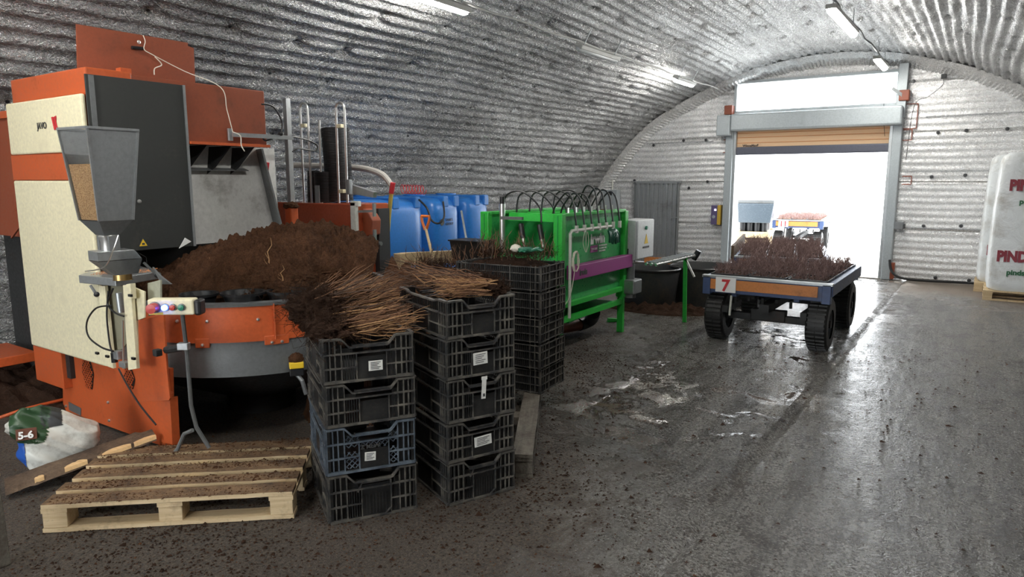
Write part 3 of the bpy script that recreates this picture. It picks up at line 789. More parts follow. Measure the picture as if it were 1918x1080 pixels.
# peat spilled on the pallet
def scatter(name, label, parent, n, fn, smin, smax, mat, seed, cat=None):
    rd = random.Random(seed); vs = []; fs = []
    for _ in range(n):
        x, y, z = fn(rd); s = rd.uniform(smin, smax) * (1 if rd.random() > .06 else 1.8)
        b = len(vs)
        for q in ((1, 0, 0), (-.5, .8, 0), (-.5, -.8, 0), (0, 0, .8)):
            vs.append((x + q[0] * s * rd.uniform(.5, 1.4), y + q[1] * s * rd.uniform(.5, 1.4), z + q[2] * s * rd.uniform(.3, 1.1)))
        fs += [(b, b + 1, b + 3), (b + 1, b + 2, b + 3), (b + 2, b, b + 3), (b, b + 2, b + 1)]
    me = bpy.data.meshes.new(name); me.from_pydata(vs, [], fs); o = link(name, me, mat, parent); o['kind'] = 'stuff'
    if label: tag(o, label, cat)
    return o
scatter('peat_crumbs', None, pal, 2600, lambda r: (r.uniform(.02, 1.17), r.choice([0, .17, .35, .52, .66]) + r.uniform(.0, .1), .143), .003, .009, M['peat'], 3)
# grey pallet below the third stack
a = W(998, 852, z=.14); gd = math.atan2(4.083 - 3.225, -2.529 + 2.039)
pg_ = pallet('weathered grey pallet sticking out from under the third stack', (0, 0, 0), 0, 1.5, .9, 'woodgrey', 'woodgrey', 5)
pg_.rotation_euler.z = gd
# local x runs along gd; board edge on right side at y=0 => origin at near right corner
pg_.location = (a.x, a.y, 0)
# loose broken board leaning on the pallet at left
lb = thing('broken_board', 'broken dirty board leaning from the floor onto the pallet, splintered pale edge', 'board', (0, 0, 0))
A = W(10, 925, z=.03); B = W(292, 822, z=.17); 
dirv = (B - A); Ld = dirv.length; sidev = Vector((-dirv.y, dirv.x, 0)).normalized()
m = MB(); n = 26; rings = []; rdm = random.Random(4)
for i in range(n + 1):
    p = A + dirv * (i / n); wv_ = .17 + .012 * noise.noise(Vector((i * .5, 0, 0))); e0 = .018 * noise.noise(Vector((i * .9, 5, 0))) + (.012 * rdm.random())
    th = .026
    if i > n - 3: wv_ *= .75
    rings.append([m.bm.verts.new(p - sidev * (.02 + e0)), m.bm.verts.new(p + sidev * wv_), m.bm.verts.new(p + sidev * wv_ + Vector((0, 0, th))), m.bm.verts.new(p - sidev * (.0 + e0 * .6) + Vector((0, 0, th)))])
for p, q in zip(rings, rings[1:]):
    for k in range(4): m.bm.faces.new((p[k], p[(k + 1) % 4], q[(k + 1) % 4], q[k]))
m.bm.faces.new(rings[0][::-1]); m.bm.faces.new(rings[-1])
m.build('board', M['osb'], lb)
for (t0, t1, w0) in ((.37, .52, .035), (.62, .82, .028), (.18, .24, .02), (.84, 1.0, .02)):
    mm = MB(); k = 8; pr = None
    for i in range(k + 1):
        t = t0 + (t1 - t0) * i / k; p = A + dirv * t + Vector((0, 0, .0285)); wd_ = w0 * (math.sin(PI * i / k) ** .6 * (.7 + .5 * rdm.random())) + .002
        r_ = [mm.bm.verts.new(p - sidev * .024 + Vector((0, 0, -.02))), mm.bm.verts.new(p - sidev * .02), mm.bm.verts.new(p + sidev * wd_)]
        if pr: mm.bm.faces.new((pr[0], r_[0], r_[1], pr[1])); mm.bm.faces.new((pr[1], r_[1], r_[2], pr[2]))
        pr = r_
    mm.build('splinter_scar', M['woodedge'], lb)
# post at the very left edge
p0 = W(2, 1058, z=0)
o = thing('timber_post', 'weathered wooden post at the lower left edge of the picture', 'post', (p0.x + .0, p0.y, 0))
MB().hull([(-.035, -.02, 0), (.03, -.02, 0), (.03, .03, 0), (-.035, .03, 0)], [(-.045, -.02, .60), (.0, -.02, .60), (.0, .03, .60), (-.045, .03, .60)]).build('post', M['woodgrey'], o, bev=.004)
MB().box((-.01, .0, .43), (.07, .06, .03)).build('cleat', M['wood'], o, bev=.003)

# ---------------- substrate sack ----------------
sk = W(103, 880, z=0); dv_ = Vector((sk.x, sk.y, 0)).normalized()
sack = thing('substrate_sack', 'white plastic sack with a green 5-6 patch lying beside the orange machine', 'sack', (sk.x, sk.y, 0), math.atan2(-dv_.x, dv_.y) + .0)
m = MB(); rings = []; n = 140; NZ = 80
def itp(t, tab):
    for (a, x), (b, y) in zip(tab, tab[1:]):
        if a <= t <= b: return x + (y - x) * (t - a) / (b - a)
    return tab[-1][1]
for i in range(NZ + 1):
    t = i / NZ; xl = itp(t, [(0, -.12), (.3, -.17), (.7, -.205), (.9, -.19), (1, -.13)]); xr = itp(t, [(0, .15), (.15, .23), (.45, .25), (.58, .24), (.8, .10), (1, -.02)])
    yh = itp(t, [(0, .09), (.15, .13), (.6, .12), (.85, .07), (1, .02)]); z = .40 * t + .004
    ring = []
    for k in range(n):
        a = 2 * PI * k / n; ca, sa = math.cos(a), math.sin(a)
        q = Vector(((xl + xr) / 2 + math.copysign(abs(ca) ** .75, ca) * (xr - xl) / 2, math.copysign(abs(sa) ** .8, sa) * yh, z))
        f = noise.noise(Vector((q.x * 5, q.y * 4, z * 8))) * .03 - abs(noise.noise(Vector((q.x * 8 + z * 12, q.y * 9, z * 3)))) * .05
        q += Vector((ca * .3, sa, 0)).normalized() * f * (.4 + .6 * min(1, t * 4)); q.z = max(.003, q.z + f * .3); ring.append(m.bm.verts.new(q))
    rings.append(ring)
for p, q in zip(rings, rings[1:]):
    for k in range(n): m.bm.faces.new((p[k], p[(k + 1) % n], q[(k + 1) % n], q[k]))
m.bm.faces.new(rings[0][::-1]); m.bm.faces.new(rings[-1])
t = NT('white_poly_sack'); t.color(t.ramp(t.noise(5, 6, .7), [(.45, (.70, .71, .66)), (.68, (.28, .26, .22))])); t.set('Roughness', .35); t.bump(t.noise(7, 3, .5, dist=.8), .4, .03)
bodyS = m.build('sack_body', t.m, sack, smooth=True)
def patch_on(obj_mesh, name, mat, sel, off, parent):
    bm = bmesh.new(); bm.from_mesh(obj_mesh.data)
    bmesh.ops.delete(bm, geom=[f for f in bm.faces if not sel(f.calc_center_median())], context='FACES')
    for v in bm.verts: v.co += v.normal * off
    me = bpy.data.meshes.new(name); bm.to_mesh(me); bm.free(); return link(name, me, mat, parent, smooth=True)
patch_on(bodyS, 'green_patch', paint('sack_green', (.02, .06, .02), .4, .1), lambda c: -.19 < c.x < -.04 + .3 * (c.z - .2) and c.y < 0 and c.z > .22, .004, sack)
patch_on(bodyS, 'blue_edge', M['bluesticker'], lambda c: c.x < -.13 and c.z < .22, .004, sack)
patch_on(bodyS, 'dark_fold', M['darkbox'], lambda c: -.04 < c.x < .06 and c.z > .29 and c.y < .06, .004, sack)
MB().box((-.115, -.118, .285), (.10, .004, .065), rot=(-.25, 0, -.15)).build('number_badge', plain('brown_badge', (.12, .035, .015), .5), sack, bev=.001)
text('lettering', '5-6', .055, M['white'], sack, (-.155, -.129, .266), (PI / 2 - .25, 0, -.15), bold=.002)
text('lettering', 'CE', .025, M['ink'], sack, (.10, -.125, .08), (PI / 2 - .1, 0, .2), bold=.001)
c = MB().tube(spline([W(-10, 785, z=.05), W(50, 765, z=.09), W(118, 748, z=.09)]), .012, 8).build('orange_hose', M['orange'])
tag(c, 'orange pipe running on the floor behind the sack', 'pipe')

# ---------------- potting machine (orange / cream) ----------------
pm = thing('potting_machine', 'large orange and cream potting machine with a dark side panel', 'machine', (0, 0, 0))
CX0, CX1, CY = -5.80, -4.70, 2.20
MB().bx(CX0, CX1, CY - .03, CY, 1.88, 2.235).build('upper_cover', M['cream'], pm, bev=.012)
o = MB(); o.prism([(CX0, CY - .03, .49), (CX1, CY - .03, .49), (CX1, CY - .03, 1.70), (CX0, CY - .03, 1.70)], (0, .03, 0)); o.build('lower_cover', M['cream'], pm, bev=.012)
m = MB(); m.bx(CX0, CX1, CY - .028, CY, 1.705, 1.875); m.build('orange_band', M['orange'], pm)
MB().bx(CX0 + .03, CX1 - .02, CY, CY + .32, 1.25, 2.235).build('cabinet_body', M['orange'], pm); MB().bx(CX0 + .03, CX0 + .5, CY + .01, CY + .3, .3, 1.25).build('cabinet_core', M['darkbox'], pm)
MB().bx(CX0 + .02, CX1 + .0, CY + .01, CY + .30, 2.235, 2.40).build('top_housing', M['orange'], pm, bev=.01)
MB().bx(CX0, -5.36, CY - .02, CY + .3, .22, .49).build('lower_skirt', M['orange'], pm, bev=.006)
# red frame cabinet with panels further back
MB().bx(-5.8, -5.02, 2.52, 3.5, 1.28, 1.96).build('head_body', M['rust_red'], pm)
sp = MB().bx(CX1, CX1 + .012, CY + .0, 2.84, 1.235, 2.355).build('side_panel', M['charcoal'], pm, bev=.004)
MB().bx(CX1 + .012, CX1 + .02, CY + .02, CY + .05, 1.25, 2.35).build('edge_strip', M['greysteel'], sp)
MB().bx(CX1 - .002, CX1 + .02, 2.84, 2.855, 1.235, 2.355).build('edge_strip', M['galv'], sp)
pz = W(262, 377, x=CX1 + .02); MB().lathe([(.001, 0), (.014, 0), (.012, .008), (.001, .01)], c=(0, 0, 0), n=12, axis='x').build('bolt', M['chrome'], sp).location = (CX1 + .012, pz.y, pz.z)
wz = W(268, 454, x=CX1 + .014)
tri = MB().prism([(CX1 + .014, wz.y - .035, wz.z - .028), (CX1 + .014, wz.y + .035, wz.z - .028), (CX1 + .014, wz.y, wz.z + .034)], (.002, 0, 0)).build('warning_triangle', M['ink'], sp)
MB().prism([(CX1 + .016, wz.y - .027, wz.z - .023), (CX1 + .016, wz.y + .027, wz.z - .023), (CX1 + .016, wz.y, wz.z + .024)], (.001, 0, 0)).build('warning_face', M['yellow'], tri)
MB().bx(CX1 + .017, CX1 + .0182, wz.y - .009, wz.y + .009, wz.z - .016, wz.z - .002).build('warning_symbol', M['ink'], tri)
hb = MB().bx(-5.75, CX1 - .004, 2.40, 3.52, 1.965, 2.385).build('head_box', M['rust_red'], pm, bev=.008)
MB().bx(CX1 - .004, CX1 + .035, 2.86, 3.52, 1.955, 1.975).build('head_lip', M['orange'], hb)
p = W(240, 142, x=CX1); MB().box((-4.75, p.y, 2.40), (.06, .07, .05)).build('orange_block', M['orange'], hb)
# standing red sheet above
q0 = W(143, 45, y=2.62); q1 = W(365, 92, x=-4.95)
q0b = W(148, 130, y=2.62)
sh = MB(); a0 = Vector((-5.02, 2.34, 0)); b0 = Vector((-5.0, 3.25, 0))
def on_x(u, v, x): return W(u, v, x=x)
sh.prism([on_x(143, 45, -5.0), on_x(352, 80, -5.0), on_x(352, 86, -5.0), on_x(363, 90, -5.0), on_x(366, 160, -5.0), on_x(146, 135, -5.0)], (-.012, 0, 0))
shp = sh.build('standing_sheet', M['rust_red'], pm)
bz = on_x(260, 79, -4.995); m = MB().lathe([(.006, 0), (.014, 0), (.012, .006), (.006, .008)], n=14, axis='x'); b = m.build('grommet', M['chrome'], shp); b.location = bz
m = MB().cyl(on_x(247, 89, -4.98), on_x(268, 91, -4.98), .012, 10).build('hinge_pin', M['black'], shp)
# chute : dark hood, fins, back plate, end strip
m = MB().bx(-4.98, -4.96, 2.86, 3.78, 1.22, 1.965).build('back_plate', M['steelwhite'], pm)
m = MB(); m.prism([(-4.96, 3.76, 1.2), (-4.78, 3.70, 1.2), (-4.78, 3.52, 1.95), (-4.96, 3.6, 1.95)], (0, .018, 0)); m.build('end_strip', M['greysteel'], pm)
m = MB(); m.prism([(-4.99, 2.86, 1.955), (-4.72, 2.86, 1.955), (-4.80, 2.86, 1.80), (-4.98, 2.86, 1.76)], (0, .02, 0)); m.build('chute_fin', M['greysteel'], pm)
for y in (2.98, 3.18, 3.38):
    m = MB(); m.prism([(-4.99, y, 1.955), (-4.72, y + .03, 1.955), (-4.86, y - .02, 1.80), (-4.98, y - .03, 1.74)], (0, .006, 0)); m.build('chute_fin', M['darkbox'], pm)
m = MB(); m.prism([(-4.99, 2.86, 1.80), (-4.90, 2.86, 1.775), (-4.90, 3.48, 1.775), (-4.99, 3.48, 1.80)], (0, 0, .006)); m.build('chute_ledge', M['greysteel'], pm)
MB().prism([W(335, 465, x=-4.68), W(358, 452, x=-4.68), W(346, 445, x=-4.68)], (.004, 0, 0)).build('white_tab', M['white'], pm)
MB().bx(-5.85, -5.49, 2.54, 4.1, 0.02, 1.275).build('dark_gap_box', M['darkbox'], pm)  # dark box added to darken the gap under the side panel
# lettering and logo on the cover
text('lettering', 'JAVO', .062, M['ink'], pm, W(70, 242, y=CY - .034), (PI / 2, 0, 0), sx=.95)
lg = W(98, 243, y=CY - .034)
for k, (dx, col) in enumerate(((0, 'redink'), (.03, 'redink'))):
    x = lg.x + dx
    MB().prism([(x, CY - .033, lg.z + .08), (x + .022, CY - .033, lg.z + .083), (x + .048, CY - .033, lg.z - .0), (x + .026, CY - .033, lg.z - .003)], (0, -.0015, 0)).build('logo_stripe', M['redink'], pm)
x = lg.x + .052; MB().prism([(x, CY - .033, lg.z + .085), (x + .02, CY - .033, lg.z + .087), (x + .01, CY - .033, lg.z + .045)], (0, -.0015, 0)).build('logo_stripe', M['redink'], pm)
# cream flap at top left and perforated orange base
MB().hull([(CX0 - .12, CY + .1, 2.30), (CX0 + .05, CY + .1, 2.31), (CX0 + .05, CY + .3, 2.31), (CX0 - .12, CY + .3, 2.30)], [(CX0 - .06, CY + .1, 2.2), (CX0 + .05, CY + .1, 2.2), (CX0 + .05, CY + .3, 2.2), (CX0 - .06, CY + .3, 2.2)]).build('bent_flap', M['cream'], pm)
YB = 2.24
BP = [W(116, 655, y=YB), W(205, 688, y=YB), W(213, 668, y=YB), W(250, 692, y=YB), W(300, 700, y=YB), W(316, 712, y=YB), W(322, 852, y=YB), W(295, 838, y=YB), W(153, 782, y=YB), W(118, 770, y=YB)]
BP = [W(116, 655, y=YB), W(318, 690, y=YB), W(322, 852, y=YB), W(295, 832, y=YB), W(153, 780, y=YB), W(118, 768, y=YB)]
for p in BP: p.z = max(p.z, .012)
MB().prism(BP, (0, .025, 0)).build('base_skirt', M['orange'], pm, bev=.003)
MB().bx(-4.12, -4.02, YB - .06, YB, .0, .42).build('front_leg', M['orange'], pm, bev=.006)
def perf(name, ctr, uax, vax, w, h, s, mat, par, bar=.0055, clip=True):
    m = MB(); k = -h
    while k < w + h:
        for sg in (0, 1):
            seg = []
            N_ = 14
            pts = []
            for i in range(N_ + 1):
                t = h * i / N_; a = k + t
                if sg: a = w - a
                uu, vv = a - w / 2, t - h / 2
                if abs(uu) / (w / 2) + abs(vv) / (h / 2) * .55 <= 1.0: pts.append(ctr + uax * uu + vax * vv)
            if len(pts) >= 2: m.bar(pts[0], pts[-1], bar, .004, upv=uax.cross(vax))
        k += s
    return m.build(name, mat, par)
ZA = Vector((0, 0, 1)); XA = Vector((1, 0, 0)); YA = Vector((0, 1, 0))
def perf_panel(u, v, y, w, h, mat, par):
    c_ = W(u, v, y=y); m = MB()
    m.prism([c_ + XA * (w * .5) * a + ZA * (h * .5) * b + YA * .008 for a, b in ((-.5, 1), (.5, 1), (1, .0), (.5, -1), (-.5, -1), (-1, 0))], (0, .001, 0)); m.build('dark_opening', M['black'], par)
    perf('perforated_grille', c_ + YA * .004, XA, ZA, w, h, .033, mat, par)
perf_panel(162, 697, YB - .012, .17, .24, M['orange'], pm)
perf_panel(240, 708, YB - .012, .14, .14, M['orange'], pm)
for (u, v) in [(118, 664), (124, 760), (203, 753), (205, 787)]:
    b = MB().lathe([(.001, 0), (.011, 0), (.009, -.008), (.001, -.01)], n=10, axis='y').build('bolt', M['chrome'], pm); b.location = W(u, v, y=YB - .001)
MB().prism([W(129, 752, y=YB - .002), W(152, 764, y=YB - .002), W(152, 778, y=YB - .002), W(130, 767, y=YB - .002)], (0, -.003, 0)).build('grey_plate', M['greysteel'], pm)
# twine from sheet to bracket
tw = MB().tube(spline([on_x(268, 66, -4.98), on_x(272, 78, -4.97), on_x(270, 92, -4.96), on_x(285, 102, -4.95), on_x(345, 133, -4.9), on_x(413, 163, -4.68), on_x(425, 205, -4.66), on_x(436, 247, -4.62)]), .003, 5).build('twine', M['rope'])
tag(tw, 'white twine tied across the rusty red sheet down to the bracket', 'twine')
tw = MB().tube(spline([on_x(290, 106, -4.95), on_x(303, 121, -4.96), on_x(290, 128, -4.97), on_x(289, 140, -4.98)]), .004, 5).build('twine_end', M['rope'], tw)
tw2 = MB().tube(spline([on_x(436, 247, -4.6), on_x(450, 254, -4.58), on_x(452, 272, -4.58), on_x(458, 283, -4.58)]), .004, 5).build('twine_end', M['rope'], tw.parent)
# bracket with arm and black cables
br = thing('sensor_arm', 'grey steel arm with black cables clamped to the red box', 'bracket', W(432, 250, x=-4.66))
O = br.location
MB().box(W(431, 252, x=-4.675) - O, (.02, .035, .09)).build('clamp_plate', M['galv'], br, bev=.003)
q0 = W(436, 252, x=-4.63); q1 = W(548, 258, x=-4.63); MB().bar(q0 - O, q1 - O, .02, .03).build('arm', M['galv'], br)
for pts in ([(490, 195), (512, 200), (528, 228), (524, 250), (500, 263), (492, 258)], [(520, 256), (560, 258), (592, 270), (590, 282), (560, 278), (548, 284)]):
    MB().tube(spline([W(u, v, x=-4.64) - O for u, v in pts]), .007, 6).build('cable', M['black'], br)
MB().sphere(W(526, 250, x=-4.62) - O, .018, 2, (1.2, 1, 1)).build('cable_knot', M['black'], br)
# second orange hopper at the far left edge
so = thing('feed_hopper', 'dark orange feed hopper behind the cream machine at the left edge', 'hopper', (-6.1, 2.24, 0))
MB().hull([(-.40, 0, 1.28), (.28, 0, 1.28), (.28, .3, 1.28), (-.40, .3, 1.28)], [(-.20, 0, 2.19), (.28, 0, 2.19), (.28, .3, 2.19), (-.20, .3, 2.19)]).build('hopper_wall', M['rust_red'], so, bev=.006)
MB().bx(-.20, .28, -.02, .0, 2.15, 2.20).build('rim_bar', M['orange'], so)
MB().bx(-.45, .25, .1, .8, 0, 1.28).build('dark_undercarriage', M['darkbox'], so)
hp = W(30, 350, y=2.21) - so.location
MB().tube([W(42, 340, y=2.21) - so.location, W(28, 348, y=2.21) - so.location, W(30, 395, y=2.21) - so.location], .006, 6).build('side_handle', M['rust_red'], so)
MB().bar(W(22, 445, y=2.20) - so.location, W(40, 420, y=2.20) - so.location, .012).build('lever', M['rust_red'], so)
MB().bx(-.45, .10, -.25, .02, .33, .40).build('foot_step', M['orange'], so, bev=.005).location = (.06, 0, 0)

# ---------------- round bin with peat ----------------
BC = Vector((-4.5, 3.2, 0)); BR = .95
bn = thing('rotary_peat_bin', 'round orange and grey steel bin of the potting carousel', 'bin', BC)
a0, a1 = -PI * .86, PI * .42
MB().lathe([(BR + .01, .70), (BR + .01, .935), (BR - .01, .935), (BR - .01, .70), (BR + .01, .70)], n=80, a0=a0, a1=a1).build('orange_rim', M['orange'], bn, smooth=True)
MB().lathe([(BR - .001, .475), (BR, .71), (BR - .02, .71), (BR - .02, .475)], n=80, a0=a0, a1=a1).build('steel_band', M['greysteel'], bn, smooth=True)
MB().lathe([(BR + .018, .925), (BR + .022, .945), (BR - .03, .95), (BR - .03, .93)], n=80, a0=a0, a1=a1).build('rim_lip', M['greysteel'], bn, smooth=True)
MB().lathe([(BR - .04, .50), (BR - .30, .30), (.25, .12), (.25, 0)], n=48).build('lower_cone', M['darkbox'], bn, smooth=True)
MB().lathe([(0.001, .90), (BR - .02, .90)], n=60).build('carousel_plate', M['darkbox'], bn)
def rimpt(u, dr=0.0, z=0):
    d = RM @ Vector((u - 959, 0, -FPX)); d.z = 0; d.normalize(); c_ = BC.copy(); R_ = BR + dr
    b_ = d.dot(c_); disc = b_ * b_ - (c_.dot(c_) - R_ * R_); t = b_ - math.sqrt(max(disc, 0)); p_ = d * t; p_.z = z; return p_ - BC
def bolt_dir(p): a = math.atan2(p.y, p.x); return a
for (u, z) in [(328, .84), (384, .84), (480, .84), (541, .84), (372, .69), (504, .685), (523, .685)]:
    p = rimpt(u, .012, z); b = MB().lathe([(.001, 0), (.011, 0), (.009, .010), (.001, .012)], n=10, axis='x').build('bolt', M['chrome'], bn)
    b.location = p; b.rotation_euler = (0, 0, bolt_dir(p))
for u in (372, 504, 523):
    p = rimpt(u, .008, .70); b = MB().box((0, 0, 0), (.008, .09, .06)).build('joining_tab', M['orange'], bn, bev=.004); b.location = p; b.rotation_euler = (0, 0, bolt_dir(p))
p = rimpt(511, .022, .82); b = MB().box((0, 0, 0), (.03, .006, .23)).build('seam_flange', M['orange'], bn, bev=.002); b.location = p; b.rotation_euler = (0, 0, bolt_dir(p))
# stand arm
# switch lever with yellow cap
p = rimpt(548, .06, .50) + BC
lv = thing('limit_switch', 'yellow-capped limit switch with a lever under the grey bin band', 'switch', p, math.radians(-35))
MB().box((0, 0, -.01), (.05, .085, .05)).build('switch_body', M['blackp'], lv, bev=.004)
MB().box((.01, 0, .035), (.05, .09, .04)).build('yellow_cap', M['yellow'], lv, bev=.006)
lump((0, 0, .075), .045, (.7, 1, .8), .35, 3, 3).build('peat_clump', M['peat'], lv)
MB().tube([(.0, .0, -.03), (.02, .03, -.07), (.02, .05, -.16)], .014, 8).build('lever', M['greysteel'], lv)
# black pots on the carousel
def pot(label, loc, r=.11, h=.09, group='black pots in the carousel', rx=0):
    o = thing('plant_pot', label, 'pot', loc, 0, group)
    MB().lathe([(r * .75, 0), (r, h), (r * 1.06, h), (r * 1.06, h - .012), (r * 1.08, h + .004), (r * .94, h + .002), (r * .72, .006), (.001, .006)], n=32).build('pot_body', M['blackp'], o, smooth=True)
    return o
def inner(u, dr, z): q = rimpt(u, dr); return Vector((q.x + BC.x, q.y + BC.y, z))
pot('black pot ring at the front of the carousel, centre', inner(455, -.13, .905), .13)
pot('black pot ring at the front of the carousel, right of centre', inner(535, -.13, .90), .12)
pot('black pot ring at the front of the carousel, beside the button box', inner(372, -.13, .90), .11)
# peat mound
def mound_h(x, y):
    # local to BC; returns z
    px, py = x + BC.x, y + BC.y
    def g(cx, cy, sx, sy, a, rot=0):
        dx, dy_ = px - cx, py - cy; c_, s_ = math.cos(rot), math.sin(rot)
        u_, v_ = c_ * dx + s_ * dy_, -s_ * dx + c_ * dy_
        return a * math.exp(-(u_ / sx) ** 2 - (v_ / sy) ** 2)
    z = .90 + g(-4.22, 3.60, .40, .45, .36) + g(-4.60, 3.05, .50, .45, .32) + g(-3.85, 3.85, .45, .40, .18) + g(-4.0, 3.1, .40, .35, .12)
    return z
m = MB(); nr, na = 110, 260; g = {}
for i in range(nr + 1):
    for j in range(na):
        rr = (BR - .03) * (i / nr); a = 2 * PI * j / na; x, y = rr * math.cos(a), rr * math.sin(a)
        e = i / nr; z = mound_h(x, y)
        # inner edge falls before pots at front
        fr = math.cos(a - math.atan2(-2.65, 3.75)); cut = .83 + .29 * max(0, min(1, (.75 - fr) / .3))
        edge = max(0, min(1, (cut + .05 * noise.noise(Vector((a * 5, 0, 1))) - e) / .12))
        z = .885 + (z - .885) * (edge ** .5 if edge > 0 else 0)
        nn = noise.noise(Vector((x * 4, y * 4, 3))) * .045 + noise.noise(Vector((x * 11, y * 11, 7))) * .035 + abs(noise.noise(Vector((x * 22, y * 22, 5)))) * .06 + noise.noise(Vector((x * 60, y * 60, 5))) * .012
        z += nn * (.3 + .7 * edge) if edge > 0 else nn * .15
        if i == 0 and j > 0: g[i, j] = g[0, 0]
        else: g[i, j] = m.bm.verts.new((x, y, z))
for i in range(nr):
    for j in range(na):
        q = (g[i, j], g[i + 1, j], g[i + 1, (j + 1) % na], g[i, (j + 1) % na]); q = list(dict.fromkeys(q))
        if len(q) > 2:
            try: m.bm.faces.new(q)
            except ValueError: pass
pe = m.build('peat_mound', M['peat']); pe.location = BC
tag(pe, 'mound of brown fibrous peat heaped in the round bin', 'peat', kind='stuff')
def mfn(r):
    a = r.uniform(0, 2 * PI); q = (BR - .16) * math.sqrt(r.random()); x, y = q * math.cos(a), q * math.sin(a); return x, y, mound_h(x, y) - .03 + r.uniform(0, .02)
scatter('peat_clods', None, pe, 9000, mfn, .005, .019, M['peat'], 5)
m = MB(); rd = random.Random(2)
for _ in range(2200):
    x, y, z = mfn(rd); L_ = rd.uniform(.015, .05); a = rd.uniform(0, 2 * PI); p = Vector((x, y, z + .015)); d = Vector((math.cos(a), math.sin(a), rd.uniform(-.3, .5))) * L_
    m.tube([p, p + d], .0013, 3, cap=False)
tag(m.build('peat_fibres', peatmat('light_peat_fibre', (.05, .025, .012), (.22, .12, .055)), pe), kind='stuff')
for (u, v, x, y, L_) in [(566, 545, -4.0, 2.95, .22), (590, 560, -3.85, 2.95, .12), (400, 530, -4.4, 2.75, .1)]:
    s = inst('stem', ST['stemlight'][0], pe, (x - BC.x, y - BC.y, mound_h(x - BC.x, y - BC.y) - .03), (rd.uniform(-.5, .1), rd.uniform(-.4, .1), 0), (1.4, 1.4, L_ / .34 * 1.1))
# spill of peat behind the crates down to the floor
def dirt_heap(label, c, rx, ry, hh, seed, rz=0, mat='peat'):
    m = MB(); n = 50; g = {}
    for i in range(n + 1):
        for j in range(n + 1):
            a, b = 2 * i / n - 1, 2 * j / n - 1; r2 = a * a + b * b
            e = max(0, 1 - r2) ; z = hh * (e ** .6) * (.85 + .25 * noise.noise(Vector((a * 3, b * 3, seed)))) + (.06 + .08 * hh) * noise.noise(Vector((a * 9, b * 9, seed))) * min(1, e * 3) - .012 * (1 if e < .05 else 0)
            g[i, j] = m.bm.verts.new((a * rx, b * ry, max(z, -.015)))
    for i in range(n):
        for j in range(n): m.bm.faces.new((g[i, j], g[i + 1, j], g[i + 1, j + 1], g[i, j + 1]))
    o = m.build('peat_heap', M[mat]); o.location = c; o.rotation_euler.z = rz; return tag(o, label, 'peat', kind='stuff')
dirt_heap('spilled peat behind the second crate stack', (-3.62, 3.66, 0), .60, .58, 1.15, 4)
dirt_heap('dark soil heap under the hopper at the far left', (-6.3, 2.6, 0), .9, .8, .28, 6, mat='root')
dirt_heap('mud around the foot of the black tubs', (-3.55, 8.7, 0), .75, .45, .07, 9, mat='root')

# ---------------- dosing unit in front of the machine ----------------
du = thing('fertiliser_doser', 'galvanised hopper doser on a tray with cream frame and orange perforated guard', 'machine', (-4.25, 2.05, 0))
O = du.location
YF = 1.98
def D(u, v, y=YF): return W(u, v, y=y) - O
# hopper: near edge at u 162->187; left front face towards -x-y, right face
def C4(zt, cx, cy, s): return [(cx - s, cy - s), (cx + s, cy - s), (cx + s, cy + s), (cx - s, cy + s)]
ht = W(162, 234, y=1.86); hb_ = W(185, 405, y=1.93)
T_ = [W(108, 240, y=1.92), W(162, 234, y=1.84), W(257, 240, y=2.12), W(205, 246, y=2.17)]
zt = 1.99; zb = 1.44
def atz(u, v, z): return W(u, v, z=z)
T_ = [Vector((0, 0, 0))] * 4; ctr = Vector((-4.36, 1.99))
dv_ = RM @ Vector((187 - 959, 0, -FPX)); dv_.z = 0; dv_.normalize(); rv_ = Vector((dv_.y, -dv_.x, 0))
e1_ = rv_ * math.cos(math.radians(29)) + dv_ * math.sin(math.radians(29)); ang = math.atan2(e1_.y, e1_.x)
_c = W(194, 350, y=2.02); ctr = Vector((_c.x, _c.y))
def sq(s, z, c_=ctr, an=ang): return [Vector((c_.x + s * (math.cos(an) * a - math.sin(an) * b), c_.y + s * (math.sin(an) * a + math.cos(an) * b), z)) - O for a, b in ((-1, -1), (1, -1), (1, 1), (-1, 1))]
zt_, zb_, zf_ = 1.985, 1.475, 1.40
tp = sq(.143, zt_); bt = sq(.098, zb_); fn_ = sq(.045, zf_ - .01)
clear = NT('clear_acrylic'); clear.set('Transmission Weight', 1.0); clear.set('Roughness', .04); clear.set('Base Color', (.95, .96, .97, 1)); clear.set('IOR', 1.2)
for k in range(4):
    k2 = (k + 1) % 4; nrm = (bt[k2] - bt[k]).cross(ZA).normalized() * .004
    MB().prism([bt[k], bt[k2], tp[k2], tp[k]], -nrm).build('hopper_pane' if k == 3 else 'hopper_side', clear.m if k == 3 else M['galv'], du)
    m = MB(); m.bar(bt[k], tp[k], .012); m.bar(tp[k] , tp[k2], .02, .014); m.build('hopper_edge', M['galv'], du)
    MB().poly([bt[k], bt[k2], fn_[k2], fn_[k]], [(0, 1, 2, 3)]).build('funnel_side', M['greysteel'], du)
gm = MB(); f_ = .62; mid_ = [b.lerp(t_, f_) for b, t_ in zip(sq(.090, zb_), sq(.134, zt_))]; gm.hull(sq(.090, zb_ + .004), mid_)
tg = NT('granular_fertiliser'); tg.color(tg.ramp(tg.noise(160, 2), [(.35, (.26, .13, .05)), (.65, (.60, .38, .18))])); tg.set('Roughness', .9); tag(gm.build('granules', tg.m, du), kind='stuff')
cz = Vector((ctr.x, ctr.y, 0)) - O
MB().lathe([(.045, zf_ - .01), (.05, zf_ - .02), (.042, zf_ - .05), (.042, zf_ - .10)], c=cz, n=24).build('neck', M['chrome'], du, smooth=True)
for s in (-1, 1): MB().bx(cz.x + s * .06 - .01, cz.x + s * .06 + .01, cz.y - .03, cz.y + .03, zf_ - .10, zf_ - .015).build('neck_bracket', M['galv'], du)
